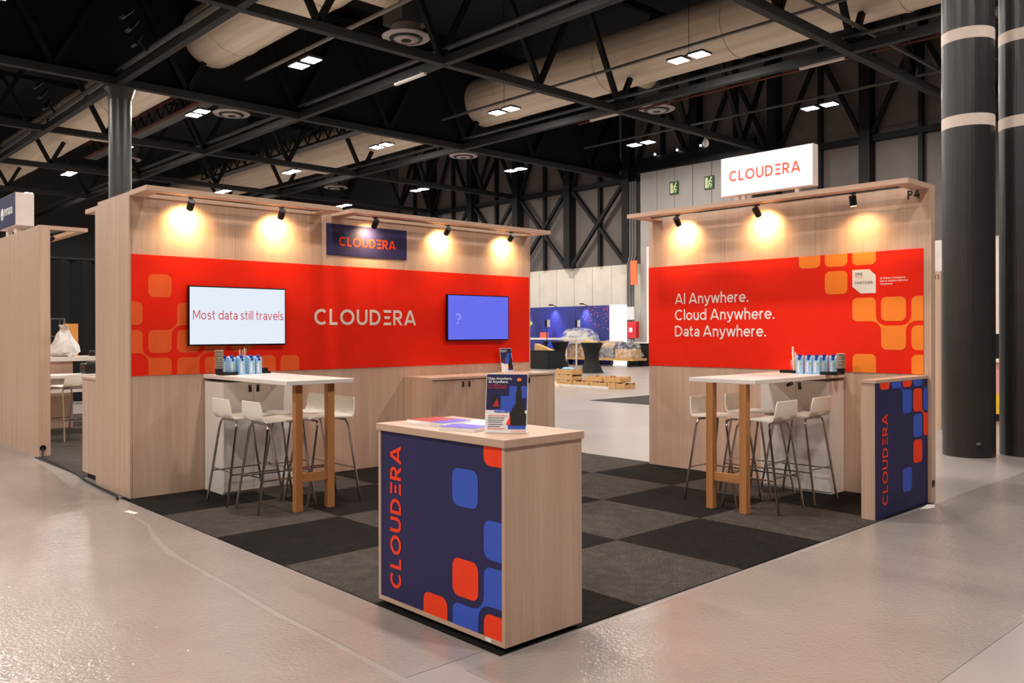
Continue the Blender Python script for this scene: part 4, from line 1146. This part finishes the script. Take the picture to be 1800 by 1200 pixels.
copy_tree(s0, (6.44, 3.80, CZ), PI/2, 'white bar stool at the right table, frontmost, in front of the white cabinet')
copy_tree(s0, (7.04, 3.80, CZ), PI/2, 'white bar stool at the right table, nearest the navy partition')
# ---- table items
ZT = 1.1072
def carton(loc, rz, label, group):
    t = thing('water_carton', loc, label, 'carton', group)
    x, yy, z = loc; w = .032; h_ = .15
    mb = MB()
    mb.v = [(x-w, yy-w, z), (x+w, yy-w, z), (x+w, yy+w, z), (x-w, yy+w, z), (x-w, yy-w, z+h_), (x+w, yy-w, z+h_), (x+w, yy+w, z+h_), (x-w, yy+w, z+h_), (x-w, yy+w*.5, z+h_+.022), (x+w, yy+w*.5, z+h_+.022)]
    mb.f = [(0, 3, 2, 1), (0, 1, 5, 4), (1, 2, 6, 5), (2, 3, 7, 6), (3, 0, 4, 7), (4, 5, 9, 8), (6, 7, 8, 9), (5, 6, 9), (7, 4, 8)]
    body = mb.build('body', 'carton_blue', t)
    MB().tube([(x, yy-w*.35, z+h_+.002), (x, yy-w*.55, z+h_+.028)], .0165, 14).build('cap', 'cap_blue', t)
    fr = area_frame((x, yy-w, z), (1, 0, 0), (0, 0, 1))
    flat([[(-.026, .006), (.008, .006), (.008, .125), (-.026, .125)]], fr, .0006).build('pale_field', 'carton_pale', body)
    flat(stroke([(-.010+.006*math.sin(k*2.1), .02+k*.009) for k in range(11)], .009), fr, .0011).build('script_mark', 'white_print', body)
    flat([arc(.016, .095, .008, .012, 0, 360, 10)[:-1]], fr, .0011).build('leaf_mark', 'leaf_green', body)
    flat([[(-.016, .151), (.016, .151), (.008, .128), (-.008, .128)]], fr, .0012).build('cap_tab', 'cap_blue', body)
    t.rotation_euler = (0, 0, rz)
    return t
c0 = carton((3.475, 7.62, ZT), .25, 'pale blue water carton in the front row at the left wall, beside the black cups', 'water cartons at the left wall')
for i, (x, yy, rz, lb) in enumerate(((3.56, 7.60, .2, 'second in the front row'), (3.67, 7.62, .1, 'third in the front row'), (3.75, 7.64, .15, 'last in the front row by the black box'),
        (3.455, 7.74, .3, 'first in the back row'), (3.535, 7.74, .2, 'second in the back row'), (3.63, 7.75, .1, 'third in the back row'), (3.72, 7.76, .2, 'last in the back row'))):
    copy_tree(c0, (x, yy, ZT), rz, 'blue water carton at the left wall, '+lb)
for i, (x, yy, lb) in enumerate(((7.36, 3.945, 'leftmost, beside the stirrer jar'), (7.37, 3.862, 'second from the stirrer jar'), (7.37, 3.785, 'third from the stirrer jar'), (7.47, 3.762, 'fourth, set back'), (7.50, 3.69, 'nearest the cups'))):
    c = copy_tree(c0, (x, yy, ZT), -PI/2+.25, 'blue water carton at the right wall, '+lb); c['group'] = 'water cartons at the right wall'
def cup_stack(x, yy, n, label):
    t = thing('cup_stack', (x, yy, ZT), label, 'cups', 'paper cup stacks')
    MB().lathe((x, yy, ZT), [(.030, 0), (.0372, .060)], 20).build('cup', 'cup_body', t)
    for k in range(n):
        z = ZT+.060+.0128*k
        MB().lathe((x, yy, z), [(.037, 0), (.0405, .0008), (.0405, .0042), (.038, .005)], 20).build('cup_rim', 'cup_rim', t)
        if k < n-1: MB().lathe((x, yy, z+.005), [(.0350, 0), (.0362, .0078)], 20).build('cup_side', 'cup_body', t)
cup_stack(3.405, 7.72, 14, 'tall stack of black paper cups with cream rims at the left wall')
cup_stack(7.45, 3.595, 11, 'tall stack of black paper cups with cream rims at the right wall')
def low_tray(pts, h_, label, name='serving_tray'):
    t = thing(name, (pts[0][0], pts[0][1], ZT), label, 'tray', 'black trays')
    slab(pts, ZT, ZT+.006, 'black_plastic', 'base', t)
    for i in range(len(pts)):
        a, b_ = pts[i], pts[(i+1) % len(pts)]
        MB().bar((a[0], a[1], ZT+h_/2), (b_[0], b_[1], ZT+h_/2), .008, h_).build('rim', 'black_plastic', t)
low_tray(rot_rect(3.43, 7.58, .15, .085, .1), .03, 'small black tray in front of the cups at the left wall')
low_tray(rot_rect(7.33, 3.64, .08, .15, .1), .028, 'small black tray in front of the cups at the right wall')
low_tray(rot_rect(7.42, 4.075, .10, .17, 0), .028, 'small black tray under the stirrer jar at the right wall')
t = thing('napkin_box', (3.83, 7.72, ZT), 'small black box right of the cartons at the left wall', 'box')
B(3.79, 3.88, 7.67, 7.77, ZT, ZT+.055).build('body', 'black_plastic', t, bevel=.004); B(3.885, 3.905, 7.66, 7.70, ZT, ZT+.02).build('clip', 'black_metal', t); B(3.887, 3.897, 7.655, 7.66, ZT+.012, ZT+.02).build('stud', 'brass', t)
def stirrers(x, yy, z, label):
    t = thing('stirrer_jar', (x, yy, z), label, 'jar', 'jars of stirrers')
    MB().lathe((x, yy, z), [(.035, 0), (.036, .12)], 20).build('jar', 'wrap', t)
    rnd2 = random.Random(int(x*100))
    for k in range(9):
        a = rnd2.uniform(0, 6.28); q = rnd2.uniform(.005, .024)
        p0 = (x+q*math.cos(a)*.5, yy+q*math.sin(a)*.5, z+.005); p1 = (x+q*math.cos(a)*1.6, yy+q*math.sin(a)*1.6, z+.19+rnd2.uniform(-.02, .06))
        MB().bar(p0, p1, .011, .003).build('stirrer', 'stick_wood' if k % 2 else 'paper', t)
stirrers(3.69, 7.83, ZT, 'clear jar of wooden stirrers behind the cartons at the left wall')
stirrers(7.42, 4.04, ZT+.0062, 'clear jar of wooden stirrers at the right wall')

# ================================================================== NEIGHBOUR BOOTH at the left
t = thing('wall_side_booth', (2.68, 8.9, 0), 'wooden end wall of the neighbouring booth, next to the left booth wall', None, kind='structure')
B(2.70, 7.6, 8.825, 8.94, 0, 2.755).build('end_wall', 'ash_z', t)
B(2.68, 2.70, 8.82, 8.945, 0, 2.76).build('edge_panel', 'ash_z', t)
B(2.68, 2.82, 8.945, 9.26, 2.715, 2.76).build('canopy_end', 'ash_y', t); B(2.82, 5.5, 9.13, 9.26, 2.715, 2.76).build('canopy_front', 'ash_x', t)
t = thing('low_partition', (2.7, 9.2, 0), 'waist-high pale wooden partition of the neighbouring booth', 'partition')
B(2.71, 3.7, 8.95, 9.475, .07, 1.03).build('body', 'ash_z', t); B(2.70, 3.71, 8.946, 9.48, 1.03, 1.055).build('top_board', 'ash_x', t); B(2.75, 3.66, 8.99, 9.44, 0, .07).build('plinth', 'black_metal', t)
t = thing('wall_neighbour', (2.8, 13, 0), 'pale wooden outer wall of the neighbouring booth at the left edge', None, kind='structure')
for k in range(5): B(2.77, 2.79, 11.42+1.0*k+.001, 11.42+1.0*(k+1)-.001, 0, 2.815).build('wall_panel', 'ash_z', t)
B(2.79, 2.90, 11.42, 16.4, 0, 2.81).build('core', 'ash_z', t); B(2.77, 2.90, 11.40, 11.42, 0, 2.82).build('edge_panel', 'ash_z', t)
MB().tube([(2.815, 11.393, .11), (2.815, 11.40, .11)], .035, 16).build('cable_grommet', 'black_plastic', t)
t = thing('canopy', (2.9, 11.4, 2.75), 'wood canopy of the neighbouring booth at the left', 'canopy', 'booth canopies')
B(2.90, 3.33, 11.40, 11.52, 2.775, 2.82).build('end_board', 'ash_x', t); B(3.23, 3.33, 11.52, 16.4, 2.775, 2.82).build('front_board', 'ash_y', t); B(3.04, 3.08, 11.52, 16.4, 2.78, 2.81).build('light_track', 'black_metal', t)
spotlight((3.06, 12.0, 2.78), (2.9, 12.05, 2.55), 'small black track spotlight of the neighbouring booth', SPOT_W)
t = thing('box_sign', (2.85, 13, 2.815), 'small navy box sign with white lettering on the neighbouring booth wall', 'sign')
B(2.78, 3.0, 12.55, 13.47, 2.93, 3.36).build('case', 'pale_panel', t); B(2.775, 2.78, 12.555, 13.465, 2.935, 3.355).build('face', 'navy_print', t)
for yy in (12.75, 13.2): B(2.82, 2.88, yy-.05, yy+.05, 2.81, 2.93).build('foot', 'pale_panel', t)
frS = area_frame((2.775, 0, 0), (0, -1, 0), (0, 0, 1))
flat([arc(-13.24, 3.13, .085, .085, 0, 360, 20)[:-1]], frS, .002).build('round_mark', 'white_print', t)
flat([[(-13.25, 3.11), (-13.23, 3.06), (-13.20, 3.11)]], frS, .004).build('mark_cut', 'navy_print', t)
font_text('mmana', area_frame((2.775, 13.13, 3.10), (0, -1, 0), (0, 0, 1)), .46, .09, t, 'white_print', bold=.02)
tag(MB().tube([(2.81, 11.385, .1), (2.80, 11.35, .03), (2.76, 11.1, .012), (2.74, 10.3, .012), (2.72, 9.7, .012), (2.66, 9.2, .014), (2.63, 8.6, .014), (2.61, 8.1, .014), (2.57, 7.97, .014)], .011, 8).build('power_cable', 'cable_black'), 'black power cable along the neighbouring booth carpet edge', 'cable')
tag(MB().prism([(2.72, 9.49, .0003), (7.5, 9.49, .0003), (7.5, 17, .0003), (2.91, 17, .0003), (2.91, 11.39, .0003), (2.72, 11.39, .0003)], (0, 0, .0077)).build('neighbour_carpet', 'carpet_light'), 'dark carpet of the neighbouring booth', 'carpet')
# interior
copy_tree(s0, (3.50, 12.95, CZ), PI*.25+PI*.35, 'white bar stool inside the neighbouring booth at the left')
t = thing('white_high_table', (3.9, 14.2, 0), 'white topped table inside the neighbouring booth', 'table')
B(3.0, 4.6, 13.6, 14.3, .84, .88).build('top', 'white_lam', t); B(3.0, 4.5, 13.75, 13.77, .62, .839).build('apron', 'white_lam', t)
for x in (3.06, 4.5): B(x-.03, x+.03, 13.65, 13.71, CZ, .839).build('leg', 'white_lam', t)
t = thing('wooden_counter', (3.9, 14.9, 0), 'wooden counter with white top inside the neighbouring booth', 'counter')
B(3.0, 5.6, 14.6, 15.2, 1.06, 1.13).build('top', 'white_lam', t); B(3.3, 4.05, 14.65, 15.15, CZ, 1.059).build('body', 'ash_z', t)
B(4.9, 5.5, 14.65, 15.15, CZ, 1.059).build('body', 'ash_z', t)
t = thing('plastic_bag', (4.0, 14.9, 1.13), 'knotted clear plastic bag on the neighbouring counter', 'bag')
mb = MB(); rnd3 = random.Random(5)
prof = [(.16, 0), (.21, .08), (.2, .18), (.15, .28), (.09, .37), (.04, .43), (.03, .46), (.07, .50)]
mb.lathe((3.98, 14.85, 1.131), prof, 18); mb.v = [(a+rnd3.uniform(-.035, .035), b_+rnd3.uniform(-.035, .035), c+rnd3.uniform(-.012, .012)*(1 if c > 1.16 else 0)) for a, b_, c in mb.v]
mb.build('sack', 'bag_white', t)
MB().lathe((3.98, 14.85, 1.58), [(.034, 0), (.034, .02)], 12).build('knot', 'paper', t)
t = thing('roll_cage', (4.0, 16.5, 0), 'grey wire roll cage behind the neighbouring counter', 'cage')
for x in (3.75, 3.9, 4.05, 4.2, 4.35): MB().tube([(x, 16.5, .15), (x, 16.5, 1.74)], .008, 6).build('wire', 'pipe_grey', t)
for z in (.2, .55, .9, 1.2, 1.45): MB().tube([(3.75, 16.49, z), (4.4, 16.49, z)], .008, 6).build('wire', 'pipe_grey', t)
MB().tube([(3.72, 16.5, .02), (3.72, 16.5, 1.76), (4.42, 16.5, 1.76), (4.42, 16.5, .02)], .02, 8).build('frame', 'pipe_grey', t)
tag(B(4.03, 4.24, 15.04, 15.12, 1.131, 1.66).build('upright_board', 'orange_board'), 'orange wooden board standing behind the plastic bag', 'board')
for i, (x, z1, mt, lb) in enumerate(((4.38, .09, 'black_plastic', 'black small jar on the neighbouring counter'), (4.50, .08, 'flame_print', 'orange small jar on the neighbouring counter'), (4.62, .14, 'black_leather', 'dark small jug on the neighbouring counter'), (4.72, .19, 'cup_rim', 'cream small pot on the neighbouring counter'))):
    tag(MB().lathe((x, 14.8, 1.131), [(.05, 0), (.055, z1*.5), (.045, z1*.9), (.03, z1)], 14).build('small_jar', mt), lb, 'jar', 'jars on the neighbouring counter')
t = thing('black_appliance', (4.3, 14.0, .88), 'black coffee appliance on the white table of the neighbouring booth', 'appliance')
B(4.02, 4.42, 13.9, 14.2, .881, 1.04).build('body', 'black_plastic', t, bevel=.02); B(4.1, 4.36, 13.95, 14.15, 1.04, 1.08).build('lid', 'pipe_grey', t, bevel=.01)
tag(B(4.46, 4.60, 13.9, 14.2, .881, 1.08).build('blue_crate', 'crate_blue', bevel=.01), 'blue box beside the black appliance in the neighbouring booth', 'box')
# black drape behind
t = thing('black_drape', (5, 20, 0), 'tall black drape behind the neighbouring booth', 'drape')
for k in range(12):
    pts = []
    for j in range(9):
        x = 0.0+.9*k+.9*j/8; pts.append((x, 20+.06*math.sin(j*PI/2)))
    mb = MB()
    for (a, b_), (c_, d_) in zip(pts[:-1], pts[1:]): mb.poly([(a, b_, 0.01), (c_, d_, 0.01), (c_, d_, 3.1), (a, b_, 3.1)])
    mb.build('drape_width', 'drape_black', t)
MB().tube([(0, 20, 3.12), (10.8, 20, 3.12)], .025, 8).build('top_rail', 'steel_dark', t)
